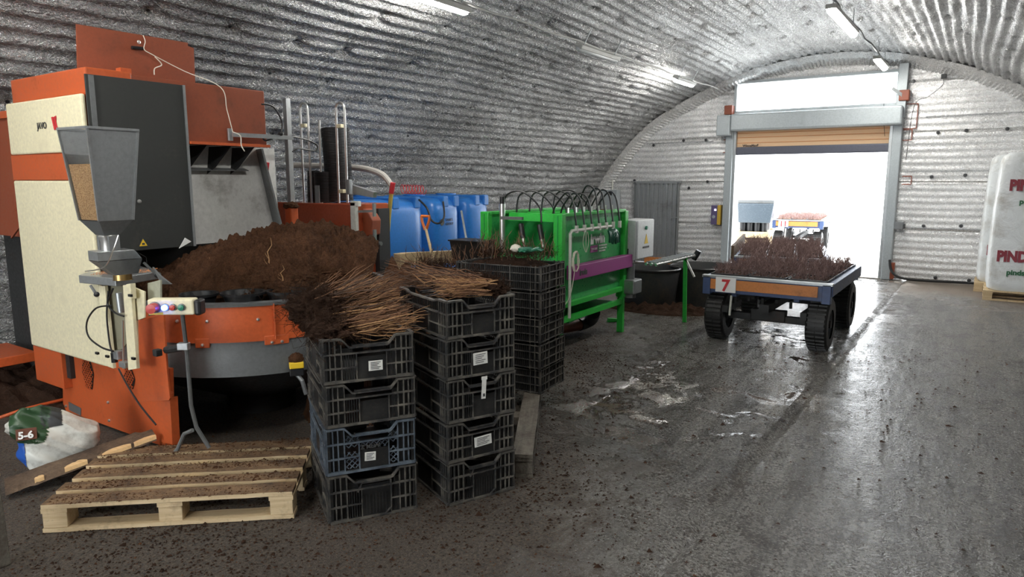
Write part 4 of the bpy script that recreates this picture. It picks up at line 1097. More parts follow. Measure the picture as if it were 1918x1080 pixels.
# metering box
bxr = Matrix.Rotation(ang - math.radians(10), 3, 'Z')
def L2(x, y, z): v = bxr @ Vector((x, y, 0)); return Vector((cz.x + v.x, cz.y + v.y, z))
m = MB(); m.hull([L2(-.09, -.07, 1.30), L2(.11, -.07, 1.30), L2(.11, .07, 1.30), L2(-.09, .07, 1.30)], [L2(-.09, -.07, 1.245), L2(.15, -.07, 1.245), L2(.15, .07, 1.245), L2(-.09, .07, 1.245)])
m.build('metering_box', M['galv'], du, bev=.003)
MB().hull([L2(-.09, -.07, 1.243), L2(.15, -.07, 1.243), L2(.15, .07, 1.243), L2(-.09, .07, 1.243)], [L2(.0, -.05, 1.155), L2(.13, -.05, 1.155), L2(.13, .05, 1.155), L2(.0, .05, 1.155)]).build('outlet_funnel', M['greysteel'], du)
MB().prism([L2(-.0, -.078, 1.29), L2(.10, -.078, 1.30), L2(.17, -.078, 1.25), L2(.17, -.078, 1.16), L2(.09, -.078, 1.16)], L2(0, 0, 0) - L2(0, .004, 0)).build('clear_cover', clear.m, du)
MB().lathe([(.05, 1.155), (.05, 1.12), (.055, 1.12)], c=L2(.06, 0, 0) * 1 , n=24).build('brass_ring', plain('brass', (.55, .38, .16), .3, 1), du, smooth=True)
MB().bar(L2(.15, -.09, 1.22), L2(.25, -.10, 1.10), .02, .012).build('clamp_arm', M['greysteel'], du)
MB().sphere(L2(.22, -.10, 1.14), .02, 2).build('clamp_knob', M['blackp'], du)
MB().sphere(L2(.19, -.11, 1.09), .016, 2).build('clamp_knob', M['blackp'], du)
# tray
tz = 1.115
TR = [W(147, 515, z=tz), W(216, 521, z=tz), W(296, 508, z=tz), W(262, 497, z=tz), W(180, 503, z=tz)]
TR = [p_ - O for p_ in TR]
MB().prism([p_ + Vector((0, 0, -.05)) for p_ in TR], (0, 0, .05)).build('tray', M['galv'], du, bev=.004)
scatter('tray_dust', None, du, 500, lambda r: (TR[0].lerp(TR[2], r.uniform(.15, .9)) + (TR[4] - TR[0]) * r.uniform(-.1, .6)).to_tuple()[:2] + (tz - O.z,), .002, .005, M['trailorange'], 6)
MB().tube(spline([D(222, 440, 1.92), D(212, 468, 1.9), D(195, 500, 1.9), D(160, 508, 1.88)]), .0035, 5).build('bead_chain', M['chrome'], du)
MB().prism([D(298, 515, 2.15), D(320, 532, 2.15), D(302, 532, 2.15), D(285, 500, 2.15)], (0, .01, 0)).build('grey_wedge', M['greysteel'], du)
# frame plates
def plate(name, uv, y, th, mat, bev=.002): return MB().prism([D(u, v, y) for u, v in uv], (0, th, 0)).build(name, mat, du, bev=bev)
plate('rear_frame_plate', [(184, 535), (196, 535), (212, 690), (196, 684)], 2.10, .02, M['cream'])
plate('back_guard', [(196, 535), (240, 535), (240, 640), (212, 672), (205, 650)], 2.14, .01, paint('olive_grey_paint', (.22, .21, .15), .5, .3))
plate('front_frame_plate', [(230, 534), (244, 532), (256, 690), (240, 693)], 1.99, .02, M['cream'])
plate('side_guard', [(246, 536), (270, 546), (270, 595), (256, 600), (258, 690), (252, 690)], 2.02, .01, M['cream'])
plate('side_bracket', [(276, 530), (300, 524), (300, 585), (278, 592)], 2.08, .012, paint('pale_olive_paint', (.38, .38, .29), .5, .25))
perf_panel(250 + 3, 548, 2.005, .10, .12, M['cream'], du); perf_panel(254, 610, 2.005, .07, .14, M['cream'], du)
for ch in list(du.children):
    pass
perf_panel(212, 610, 2.125, .12, .2, M['cream'], du)
plate('orange_guard', [(256, 600), (306, 590), (312, 690), (318, 745), (316, 750), (262, 752), (258, 690)], 2.11, .012, M['orange'])
perf_panel(272, 624, 2.10, .09, .11, M['orange'], du); perf_panel(280, 712, 2.10, .11, .19, M['orange'], du)
plate('orange_foot', [(292, 750), (318, 745), (324, 852), (302, 858)], 2.13, .05, M['orange'])
plate('cream_post', [(236, 532), (244, 531), (246, 560), (238, 560)], 1.97, .03, M['cream'])
MB().cyl(D(222, 548, 2.0), D(227, 585, 2.0), .018, 12).build('air_cylinder', M['galv'], du, smooth=True)
MB().cyl(D(230, 600, 2.0), D(231, 690, 2.0), .005, 8).build('piston_rod', M['chrome'], du)
MB().cyl(D(213, 660, 2.0), D(215, 678, 2.0), .018, 10).build('valve_body', M['blackp'], du)
MB().box(D(222, 664, 2.0), (.05, .04, .05)).build('valve_block', M['galv'], du, bev=.004)
MB().box(D(234, 682, 2.0), (.07, .04, .035)).build('valve_block', M['galv'], du, bev=.004)
for pts in ([(212, 540), (202, 568), (215, 585), (232, 592)], [(208, 572), (180, 577), (163, 602), (166, 630), (190, 650), (212, 657)], [(203, 545), (200, 590), (205, 640), (210, 660)], [(222, 690), (238, 720), (262, 758), (292, 795)]):
    MB().tube(spline([D(u, v, 1.97) for u, v in pts]), .0055, 6).build('air_hose', M['black'], du)
MB().tube([D(170, 535, 1.95), D(180, 550, 1.95)], .009, 6).build('lever_rod', M['greysteel'], du); MB().sphere(D(181, 551, 1.95), .016, 2).build('lever_knob', M['black'], du)
for (u, v) in ((244, 553), (250, 671), (182, 661), (201, 667)): MB().box(D(u, v, 1.965), (.03, .012, .014)).build('clip', M['black'], du)
MB().tube(spline([W(312, 655, y=2.1) - O, W(340, 650, y=2.1) - O]), .022, 8).build('dirty_arm', M['darkbox'], du)
MB().box(D(295, 660, 2.05), (.04, .04, .04)).build('arm_joint', M['darkbox'], du, bev=.006)
# button box on pole
bp = W(330, 573, y=2.02)
bb = thing('button_box', 'cream button box with a lit blue lamp on a bent dark pole', 'control box', (bp.x, bp.y, 0), math.radians(36))
BZ = bp.z
MB().box((-.015, 0, BZ), (.24, .07, .085)).build('enclosure', M['cream'], bb, bev=.008)
MB().box((.12, .01, BZ - .005), (.035, .08, .085)).build('end_cap', M['blackp'], bb, bev=.012)
for (x, k, r_, dpt) in ((-.095, 'redbutton', .026, .05), (-.04, 'bluelight', .015, .02), (.0, 'redbutton', .014, .018), (.045, 'greenbutton', .015, .018)):
    MB().lathe([(r_ + .005, -.035), (r_ + .005, -.043), (.001, -.043)], c=(x, 0, BZ), n=20, axis='y').build('button_collar', M['greysteel'], bb, smooth=True)
    MB().lathe([(r_, -.036), (r_, -.036 - dpt), (.001, -.038 - dpt)], c=(x, 0, BZ), n=20, axis='y').build('button', M[k], bb, smooth=True)
MB().box((-.09, -.036, BZ - .033), (.07, .002, .012)).build('yellow_tag', M['yellow'], bb)
inv = Matrix.Rotation(-math.radians(36), 3, 'Z')
def Bl(u, v, y): q = W(u, v, y=y) - Vector((bp.x, bp.y, 0)); return inv @ q
pole = [Vector((.02, .02, BZ - .04)), Bl(350, 660, 2.1), Bl(358, 760, 2.13), Bl(368, 800, 2.16), Bl(392, 838, 2.2)]
pole[-1].z = max(.01, pole[-1].z)
MB().tube(pole, .012, 8).build('pole', M['greysteel'], bb, smooth=True)
MB().tube([Bl(361, 805, 2.15), Bl(345, 812, 2.13), Bl(333, 840, 2.1), Bl(322, 852, 2.08)], .012, 8).build('foot', M['greysteel'], bb, smooth=True)
MB().box(Bl(344, 648, 2.08), (.06, .04, .04)).build('pole_clamp', M['galv'], bb, bev=.004)

# ---------------- pot dispenser (orange box, rods, stacked pots) ----------------
pdp = thing('pot_dispenser', 'glossy red pot dispenser with chrome guide rods behind the peat mound', 'machine', (0, 0, 0))
YD = 4.62
def Q(u, v, y=YD): return W(u, v, y=y)
a = Q(518, 380); b = Q(664, 380); zt = (a.z + b.z) / 2
MB().bx(a.x, b.x, YD, YD + .45, .75, zt).build('red_box', paint('glossy_red_orange', (.42, .085, .035), .18, .1), pdp, bev=.01)
for x in (a.x + .05, b.x - .05): MB().bx(x - .03, x + .03, YD + .1, YD + .16, 0, .75).build('leg', M['galv'], pdp)
m = MB(); m.bx(b.x - .02, b.x + .05, YD - .04, YD, .8, zt + .02); m.bx(b.x - .02, b.x + .09, YD - .04, YD, zt - .02, zt + .03); m.build('white_upright', M['pvc'], pdp, bev=.006)
for v in (396, 446): MB().bar(Q(672, v, YD), Q(700, v - 1, YD), .022).build('side_arm', M['galv'], pdp)
MB().box(Q(701, 393, YD), (.02, .03, .12)).build('arm_end', M['galv'], pdp); MB().box(Q(702, 440, YD), (.02, .03, .10)).build('arm_end', M['galv'], pdp)
MB().cyl(Q(697, 456, YD), Q(714, 456, YD), .02, 10).build('handle', M['greysteel'], pdp)
MB().prism([Q(672, 385, YD + .1), Q(690, 400, YD + .1), Q(697, 412, YD + .1), Q(696, 440, YD + .1), Q(672, 445, YD + .1)], (0, .12, 0)).build('side_housing', M['rust_red'], pdp, bev=.01)
MB().bx(b.x + .0, b.x + .06, YD + .25, YD + .4, .75, zt - .05).build('dark_backing', M['darkbox'], pdp)
def rod_u(u0, u1, vt, vb0, vb1, y=YD + .1, r=.011):
    t0, t1 = Q(u0, vt + 8, y), Q(u1, vt + 8, y); c_ = (t0 + t1) / 2; rr_ = (t1 - t0).length / 2
    b0_, b1_ = Q(u0 + vb0, 380, y), Q(u1 + vb0, 380, y)
    pts = [b0_, t0] + [c_ + (t0 - c_) * math.cos(PI * k / 8) + ZA * rr_ * math.sin(PI * k / 8) for k in range(1, 8)] + [t1, b1_]
    MB().tube(pts, r, 8).build('guide_rod', M['chrome'], pdp, smooth=True)
rod_u(562, 576, 196, 8, 0); rod_u(629, 645, 196, 6, 0, YD + .04)
MB().tube([Q(598, 225, YD + .05), Q(603, 380, YD + .05)], .011, 8).build('guide_rod', M['chrome'], pdp, smooth=True)
for (u, v, y) in ((569, 235, YD + .1), (637, 236, YD + .05), (641, 358, YD)): MB().box(Q(u, v, y), (.06, .04, .035)).build('cream_clip', M['cream'], pdp, bev=.004)
MB().bx(Q(590, 345).x - .03, Q(590, 345).x + .03, YD + .02, YD + .06, zt, Q(590, 347).z).build('sensor_bracket', M['galv'], pdp)
MB().prism([Q(655, 345, YD + .1), Q(700, 360, YD + .1), Q(698, 370, YD + .1), Q(655, 362, YD + .1)], (0, .05, 0)).build('chute_plate', M['galv'], pdp)
MB().box(Q(654, 350, YD), (.05, .04, .14)).build('motor_box', M['galv'], pdp, bev=.006)
# tall post at u=541
MB().bx(Q(541, 300, 4.3).x - .025, Q(541, 300, 4.3).x + .025, 4.28, 4.33, .9, Q(541, 184, 4.3).z).build('square_post', M['galv'], pdp, bev=.003)
MB().bx(Q(510, 320, 4.3).x - .02, Q(510, 320, 4.3).x + .02, 4.28, 4.33, .9, Q(510, 312, 4.3).z).build('square_post', M['galv'], pdp, bev=.003)
def potstack(label, ub, vb, ut, vt, r, y, n):
    base = Q(ub, vb, y); top = Q(ut, vt, y)
    ax = (top - base); hh = ax.length; o = thing('pot_stack', label, 'pot stack', base)
    pr = []
    for i in range(n):
        z = hh * i / n; pr += [(r * .97, z), (r, z + hh / n * .45), (r, z + hh / n * .8), (r * .97, z + hh / n * .95)]
    body = MB().lathe([(r * .9, 0)] + pr + [(r * .9, hh), (r * .85, hh - .05), (.001, hh - .05)], n=28).build('stacked_pots', M['black'], o, smooth=False)
    o.rotation_mode = 'QUATERNION'; o.rotation_quaternion = ax.to_track_quat('Z', 'Y'); return o
potstack('tall leaning stack of black pots behind the chrome hoop', 634, 376, 623, 240, .115, YD + .20, 46)
potstack('second tall stack of black pots, right behind the leaning one', 644, 376, 636, 240, .10, YD + .42, 44)
potstack('short stack of black pots on the red dispenser', 612, 378, 610, 322, .115, YD + .14, 22)
potstack('short dark stack of pots at the left on the red dispenser', 594, 378, 594, 320, .10, YD + .36, 20)
# red pipe stub with peat in front
rp = thing('orange_outlet', 'small orange outlet with peat on top before the red dispenser', 'outlet', Q(546, 400, 4.0) * 1)
MB().box((0, 0, -.04), (.09, .08, .2)).build('outlet_tube', M['orange'], rp, bev=.01)
lump((0, 0, .07), .07, (1, .9, .5), .3, 8, 3).build('peat_cap', M['peat'], rp)
# red clamp
rc = thing('red_clamp', 'red metal clamp hanging at the right end of the chute', 'clamp', W(498, 318, y=3.7))
m = MB(); m.bar((-.03, 0, .06), (-.01, 0, -.05), .02); m.bar((.03, 0, .06), (.0, 0, -.05), .02); m.build('jaws', M['redink'], rc); MB().box((0, 0, -.06), (.05, .03, .03)).build('pivot', M['rust_red'], rc)

# ---------------- grey duct hose along vault, yellow hose ----------------
pts = [(505, 313), (560, 309), (620, 312), (670, 314), (700, 320), (720, 330), (735, 350)]
c = MB().tube(spline([W(u, v, y=5.3) for u, v in pts]), .032, 10).build('wrapped_hose', paint('grey_wrapped_duct', (.45, .43, .40), .6, .3))
tag(c, 'thick grey wrapped hose running along the foil wall above the tanks', 'hose')
c = MB().tube(spline([W(735, 348, y=5.2), W(733, 362, y=5.2), W(729, 400, y=5.2), W(726, 440, y=5.2), W(723, 480, y=5.2), W(716, 600, y=5.2)]), .022, 10).build('yellow_hose', M['yellowhose'])
tag(c, 'yellow hose hanging down in front of the first blue tank', 'hose')
MB().tube([W(736, 342, y=5.2), W(733, 362, y=5.2)], .026, 10).build('red_collar', M['redink'], c)

# ---------------- blue tanks ----------------
def tank(label, x1, ya, yb, z0, z1, wx=1.0, text_=None):
    o = thing('water_tank', label, 'water tank', (x1 - wx / 2, (ya + yb) / 2, z0), 0, 'blue water tanks by the foil wall')
    hx, hy, h = wx / 2, (yb - ya) / 2, z1 - z0
    m = MB(); n = 40; prof = [(.86, 0), (.97, .03), (1.0, .09), (1.0, .72), (.985, .84), (.93, .93), (.82, .985), (.6, 1.0)]
    rings = []
    for s, zz in prof:
        ring = []
        for k in range(n):
            a = 2 * PI * k / n; cx, sy = math.cos(a), math.sin(a); e = .38
            ring.append(m.bm.verts.new((math.copysign(abs(cx) ** e, cx) * hx * s, math.copysign(abs(sy) ** e, sy) * hy * s, zz * h)))
        rings.append(ring)
    for p, q in zip(rings, rings[1:]):
        for k in range(n): m.bm.faces.new((p[k], p[(k + 1) % n], q[(k + 1) % n], q[k]))
    m.bm.faces.new(rings[0][::-1]); m.bm.faces.new(rings[-1])
    m.build('tank_body', M['blue'], o, smooth=True)
    for y in (-.12 * hy, .62 * hy):
        MB().prism([(hx * .55, y - .05, h * .95), (hx * 1.0, y - .05, h * 1.0), (hx * 1.0, y - .05, h * .84), (hx * .8, y - .05, h * .88)], (0, .10, 0)).build('lug', M['blue'], o, bev=.012)
        MB().box((0, y, h), (wx * 1.0, .10, .05)).build('top_rib', M['blue'], o, bev=.015)
    MB().lathe([(.14, h), (.14, h + .04), (.001, h + .045)], c=(-.1, .05, 0), n=24).build('screw_cap', M['blue'], o, smooth=True)
    return o
TX = -5.45
tank('nearest blue water tank, behind the orange-handled shovel', TX, 5.32, 6.28, .82, 1.49)
tk2 = tank('middle blue water tank with a small printed emblem', TX, 6.36, 6.93, .80, 1.49)
tank('farthest blue water tank beside the green machine', TX, 7.02, 7.55, .80, 1.49)
tank('lower blue tank under the nearest one, mostly hidden by peat', TX, 5.3, 6.25, 0.02, .78)
tank('lower blue tank under the two farther ones, mostly hidden', TX, 6.32, 7.5, 0.02, .78)
m = MB(); m.cyl((.505, -.12, .40), (.508, -.12, .40), .04, 16); m.build('emblem', M['ink'], tk2)
text('lettering', 'TANKS', .045, M['ink'], tk2, (.508, -.06, .41), (PI / 2, 0, PI / 2)); text('lettering', 'GROUP', .045, M['ink'], tk2, (.508, -.06, .36), (PI / 2, 0, PI / 2))
# timber frame before tanks
fr = thing('timber_rack', 'pale timber rack of posts and rails in front of the blue tanks', 'rack', (0, 0, 0))
a = W(748, 478, y=5.0); b = W(905, 484, y=6.3)
a = W(748, 480, y=4.95); b = W(930, 488, y=6.1)
MB().bar((a.x, a.y, a.z - .03), (b.x, b.y, a.z - .06), .04, .13).build('rail', M['wood'], fr, bev=.004)
MB().bx(a.x - .04, a.x + .05, a.y - .04, a.y + .04, 0, a.z + .03).build('post', M['wood'], fr, bev=.004)
MB().bx(b.x - .04, b.x + .05, b.y - .04, b.y + .04, 0, a.z + .0).build('post', M['wood'], fr, bev=.004)
MB().bar((a.x, a.y, .2), (b.x, b.y, .2), .04, .12).build('rail', M['wood'], fr, bev=.004)
dirt_heap('brown peat inside the timber frame by the tanks', ((a.x + b.x) / 2 + .1, (a.y + b.y) / 2 - .2, .0), .75, .5, .62, 12, .75)
# shovel with orange handle
s0 = W(797, 420, y=5.2); s1 = W(812, 486, y=5.1)
sv = thing('shovel', 'shovel with orange D-handle leaning before the first blue tank', 'shovel', s0)
dd = (s1 - s0)
MB().cyl((0, 0, -.03), dd * 3.1, .014, 8).build('shaft', M['wood'], sv)
hdl = [(-.05, 0, .08), (.05, 0, .08), (.045, 0, .03), (.01, 0, -.05), (-.01, 0, -.05), (-.045, 0, .03), (-.05, 0, .08)]
MB().tube(hdl, .014, 8).build('handle', plain('orange_plastic', (.8, .2, .04), .35), sv, smooth=True)
e = dd * 3.1; MB().hull([e + Vector((-.1, -.01, .02)), e + Vector((.1, -.01, .02)), e + Vector((.1, .01, .02)), e + Vector((-.1, .01, .02))], [e + Vector((-.08, -.04, -.25)), e + Vector((.08, -.04, -.25)), e + Vector((.08, -.03, -.25)), e + Vector((-.08, -.03, -.25))]).build('blade', M['greysteel'], sv)
s0 = W(864, 395, y=6.3); s1 = W(877, 470, y=6.0)
c = thing('broom', 'grey-handled tool leaning between the second and third blue tank', 'broom', s1 + (s1 - s0) * .9)
MB().cyl((0, 0, 0), (s0 - s1) * 1.9, .013, 8).build('handle', M['galv'], c)
MB().box((0, 0, -.03), (.25, .05, .06)).build('head', M['blackp'], c)
# black pots by tanks
pp = W(885, 486, y=5.6); o = thing('black_bucket', 'square black plastic bucket standing before the farthest blue tank', 'bucket', (pp.x, pp.y, pp.z))
MB().hull([(-.16, -.12, 0), (.16, -.12, 0), (.16, .12, 0), (-.16, .12, 0)], [(-.19, -.14, .2), (.19, -.14, .2), (.19, .14, .2), (-.19, .14, .2)]).build('bucket_wall', M['blackp'], o, bev=.01)
MB().bx(-.2, .2, -.15, .15, .19, .205).build('rim', M['blackp'], o, bev=.004)
MB().bx(-.12, .12, -.1, .1, -pp.z, 0).build('stand', M['darkbox'], o)
# hose and red coiled air line on tanks
c = MB().tube(spline([W(785, 374, y=5.9), W(800, 390, y=5.8), W(808, 412, y=5.8), W(822, 418, y=5.85), W(832, 405, y=5.95), W(830, 378, y=6.1)]), .011, 8).build('looped_hose', M['black'])
tag(c, 'thin hose looping from the first to the second blue tank', 'hose')
pts = []; A_, B_ = W(752, 362, y=5.9), W(795, 364, y=6.1)
for i in range(160):
    t = i / 159; q = A_.lerp(B_, t); an = t * 2 * PI * 8; pts.append(q + Vector((.03 * math.cos(an), 0, .05 + .05 * math.sin(an))))
c = MB().tube(pts, .004, 5).build('coiled_air_line', plain('red_hose', (.6, .04, .05), .4)); tag(c, 'red coiled air line on top of the nearest blue tank', 'air line')

# ---------------- green machine ----------------
GX = -3.32; GY0, GY1 = 5.71, 7.12; GW = .86; GT = 1.39
gm = thing('treatment_machine', 'green metal trough machine with a purple front bar', 'machine', (GX, GY0, 0))
Lg = GY1 - GY0
def leg(x, y, zb=.0, zt=.60): MB().bx(x - .035, x + .035, y - .025, y + .025, zb, zt).build('leg', M['green'], gm, bev=.003)
leg(.0, 0); leg(.0, Lg - .02); leg(-GW + .05, 0); leg(-GW + .05, Lg - .02)
# corner posts
for (x, y) in ((0, 0), (-GW, 0)):
    MB().hull([(x - .05, y - .04, .45), (x + .05, y - .04, .45), (x + .05, y + .03, .45), (x - .05, y + .03, .45)], [(x - .05, y - .04, GT), (x + .05, y - .04, GT), (x + .05, y + .03, GT), (x - .05, y + .03, GT)]).build('corner_post', M['green'], gm, bev=.008)
    MB().bx(x - .003, x + .003, y - .046, y - .038, .45, GT - .02).build('post_groove', M['greend'], gm)
# posts far
MB().bx(-.06, .04, Lg - .04, Lg + .04, .40, GT - .02).build('corner_post', M['green'], gm, bev=.008)
# trough walls : front vertical, then bevelled below; end panels
MB().bx(-.03, -.01, .02, Lg, .50, GT - .01).build('front_wall', M['greend'], gm)
MB().bx(-GW + .0, -GW + .02, .02, Lg, .62, GT - .01).build('rear_wall', M['greend'], gm)
MB().hull([(-.03, .02, .50), (-.01, .02, .50), (-.01, Lg, .50), (-.03, Lg, .50)], [(-.32, .1, .42), (-.30, .1, .42), (-.30, Lg - .2, .42), (-.32, Lg - .2, .42)]).build('sloping_bottom', M['greend'], gm)
MB().hull([(-GW, .02, .62), (-GW + .02, .02, .62), (-GW + .02, Lg, .62), (-GW, Lg, .62)], [(-.46, .1, .42), (-.44, .1, .42), (-.44, Lg - .2, .42), (-.46, Lg - .2, .42)]).build('sloping_bottom', M['greend'], gm)
MB().bx(-.46, -.30, .1, Lg - .2, .40, .43).build('trough_floor', M['greend'], gm)
MB().bx(-GW + .03, -.03, .02, .04, .45, .98).build('end_wall', M['greend'], gm)
MB().bx(-GW + .03, -.03, Lg - .02, Lg, .55, GT - .02).build('end_wall', M['greend'], gm)
for (x0, x1, y0, y1) in ((-.05, .03, 0, Lg), (-GW - .02, -GW + .06, 0, Lg)):
    MB().bx(x0, x1, y0, y1, GT - .03, GT).build('top_flange', M['green'], gm, bev=.004)
for k in range(3):
    MB().hull([(-GW + .06, .3 + k * .35, GT - .10), (-.05, .3 + k * .35, GT - .10), (-.05, .32 + k * .35, GT - .02), (-GW + .06, .32 + k * .35, GT - .02)], [(-GW + .06, .42 + k * .35, GT - .10), (-.05, .42 + k * .35, GT - .10), (-.05, .40 + k * .35, GT - .02), (-GW + .06, .40 + k * .35, GT - .02)]).build('cross_brace', M['green'], gm)
MB().bx(-.005, .045, .05, Lg - .08, .48, .53).build('lower_ledge', M['green'], gm, bev=.004)
MB().bx(-.02, .03, .05, Lg, .33, .38).build('leg_rail', M['green'], gm); MB().bx(-.70, .0, .02, .07, .33, .38).build('leg_rail', M['green'], gm)
MB().prism([(-.6, .2, .30), (0, .2, .30), (0, Lg - .25, .37), (-.6, Lg - .25, .37)], (0, 0, .02)).build('drip_tray', M['greend'], gm)
# purple bar
pb = MB().bx(.01, .10, .12, Lg + .06, .745, .885).build('purple_bar', M['purple'], gm, bev=.006)
TY = W(1107, 455, x=GX).y - GY0
text('lettering', 'irwin', .085, M['ink'], pb, (.102, .22, .785), (PI / 2, 0, PI / 2), bold=.003, sx=.9)
text('lettering', 'irwin', .150, M['white'], gm, (-.006, TY, 1.055), (PI / 2, 0, PI / 2), bold=.006, sx=1.05)
MB().bx(-.008, -.004, TY, TY + .16, .965, 1.035).build('model_plate', M['purple'], gm)
text('lettering', 'TRW-601', .034, M['white'], gm, (-.002, TY + .01, .988), (PI / 2, 0, PI / 2))
for k in range(3): text('lettering', ['BAUMSCHULEN', 'TECHNIK UND', 'MASCHINEN'][k], .026, M['white'], gm, (-.003, TY + .19, 1.015 - k * .028), (PI / 2, 0, PI / 2))
# PVC spray bar
MB().tube([(.07, .08, .38), (.07, .08, 1.20), (.07, .11, 1.225), (.07, .95, 1.225)], .016, 10).build('spray_pipe', M['pvc'], gm, smooth=True)
rd = random.Random(8)
for k in range(7):
    y = .20 + k * .16
    MB().cyl((.07, y, 1.20), (.07, y, 1.27), .02, 10).build('pipe_clip', M['pvc'], gm)
    a_ = (.07, y, 1.25); top_ = GT + .20 + rd.uniform(-.03, .05)
    MB().tube(spline([a_, (.05, y, GT), (.0, y + .02, top_ - .04), (-.12, y + .08 + rd.uniform(-.04, .04), top_), (-.26, y + .16, GT + .06), (-.30, y + .17, GT - .03)]), .009, 6).build('loop_hose', M['black'], gm)
    MB().cyl((-.02, y, GT - .01), (-.02, y, GT + .05), .013, 8).build('hose_fitting', M['chrome'], gm)
for k in range(5):
    y = .12 + k * .25; x = -GW + .12
    MB().tube(spline([(x, y, GT - .02), (x + .04, y, GT + .16), (x + .22, y + .02, GT + .20), (x + .42, y + .02, GT + .06), (x + .46, y, GT - .1)]), .009, 6).build('loop_hose', M['black'], gm)
for k in range(3):
    x = -.52 + k * .22
    MB().cyl((x, .12, GT - .12), (x + .04, .10, GT - .26), .028, 10).build('nozzle', M['blackp'], gm); MB().cyl((x + .04, .10, GT - .26), (x + .07, .08, GT - .34), .018, 10).build('nozzle_tip', M['chrome'], gm)
MB().tube([(-GW + .16, .05, .75), (-GW + .16, .05, GT + .08)], .03, 12).build('steel_column', M['chrome'], gm, smooth=True)
MB().tube([(-GW + .16, .05, GT + .0), (-GW + .16, .05, GT + .15)], .025, 12).build('column_cap', M['black'], gm, smooth=True)
MB().bar((-GW + .16, .03, GT - .06), (-GW + .42, .03, GT - .06), .03).build('column_arm', M['greysteel'], gm)
# coil of twine on post
pts = [Vector((.10 + .01 * math.sin(k), .14 + .055 * math.cos(k * .7), .93 + .10 * math.sin(k * .7))) for k in range(46)]
MB().tube(pts, .005, 5).build('hanging_coil', M['rope'], gm); MB().tube(spline([(.10, .12, .84), (.09, .05, .6), (.05, -.1, .45)]), .004, 5).build('hanging_end', M['rope'], gm)
for k in range(3): MB().tube(spline([(.085, .34 + k * .03, 1.2), (.09, .30 + k * .06, 1.1), (.088, .36 + k * .01, 1.0)]), .003, 4).build('string_end', M['rope'], gm)
# green gloves hanging
gl_ = W(1147, 435, x=GX + .1)
gv2 = thing('rubber_gloves', 'dark green rubber gloves hung over the white pipe of the green machine', 'gloves', gl_)
gmat = paint('dark_green_rubber', (.01, .09, .05), .35, .1)
for k in range(7): MB().tube(spline([(0, -.09 + k * .03, .02), (.03, -.10 + k * .032 + rd.uniform(-.02, .02), -.03), (.02, -.10 + k * .036, -.09 - .03 * rd.random())]), .014, 7, rs=None).build('glove_finger', gmat, gv2, smooth=True)
lump((0, 0, .01), .06, (.5, 1.5, .6), .3, 2, 3).build('glove_palm', gmat, gv2, smooth=True)
# control cabinet
ca = W(1155, 470, y=7.16); cb = W(1189, 470, y=7.16)
cc = thing('control_cabinet', 'grey electric cabinet with a warning triangle on the green machine end', 'electric cabinet', (0, 0, 0))
cz0, cz1 = W(1188, 487, y=7.16).z, W(1188, 413, y=7.16).z
MB().bx(ca.x, cb.x, 7.16, 7.66, cz0, cz1).build('cabinet', paint('light_grey_enclosure', (.50, .52, .53), .35, .08), cc, bev=.006)
MB().bx(cb.x, cb.x + .02, 7.19, 7.64, cz0 + .01, cz1 - .005).build('door_panel', paint('enclosure_door', (.60, .63, .64), .35, .05), cc, bev=.004)
dp = W(1168, 470, y=7.158); MB().bx(dp.x - .06, dp.x + .06, 7.15, 7.16, dp.z - .03, dp.z + .03).build('display', M['black'], cc, bev=.003)
MB().bx(dp.x - .04, dp.x + .03, 7.147, 7.151, dp.z - .01, dp.z + .015).build('display_digits', M['galv'], cc)
yy = 7.42; zz = (cz0 + cz1) / 2
MB().prism([(cb.x + .021, yy - .05, zz - .05), (cb.x + .021, yy + .05, zz - .05), (cb.x + .021, yy, zz + .06)], (.003, 0, 0)).build('warning_triangle', M['yellow'], cc)
MB().bx(cb.x + .02, cb.x + .026, yy - .09, yy + .08, zz - .10, zz - .08).build('label_strip', M['ink'], cc)
MB().cyl((cb.x + .02, yy - .02, cz1 - .09), (cb.x + .04, yy - .02, cz1 - .09), .02, 12).build('selector', M['greenbutton'], cc)
# motor & fittings below the cabinet
mt = thing('drive_motor', 'dirty grey gear motor below the electric cabinet', 'motor', W(1180, 535, y=7.2))
MB().box((0, 0, 0), (.20, .22, .16)).build('gearbox', M['galv'], mt, bev=.015); MB().cyl((0, 0, .05), (0, 0, .26), .05, 14).build('motor_barrel', M['greysteel'], mt, smooth=True)
MB().box((-.12, -.05, .06), (.12, .12, .10)).build('terminal_box', M['galv'], mt, bev=.01)
MB().cyl((0, 0, -.08), (0, 0, -.13), .07, 14).build('flange', M['greysteel'], mt)
# drain pipe
dpz = thing('drain_pipe', 'brown drain pipe with a black elbow under the green machine', 'pipe', (GX, GY0, 0))
G0 = dpz.location; MB().cyl(W(1005, 622, z=.1) - G0, W(1088, 607, z=.1) - G0, .065, 20).build('brown_pipe', M['brownpipe'], dpz, smooth=True)
MB().tube(spline([W(1084, 608, z=.1) - G0, W(1098, 603, z=.11) - G0, W(1108, 597, z=.16) - G0, W(1112, 585, z=.28) - G0]), .072, 16).build('black_elbow', M['blackp'], dpz, smooth=True)
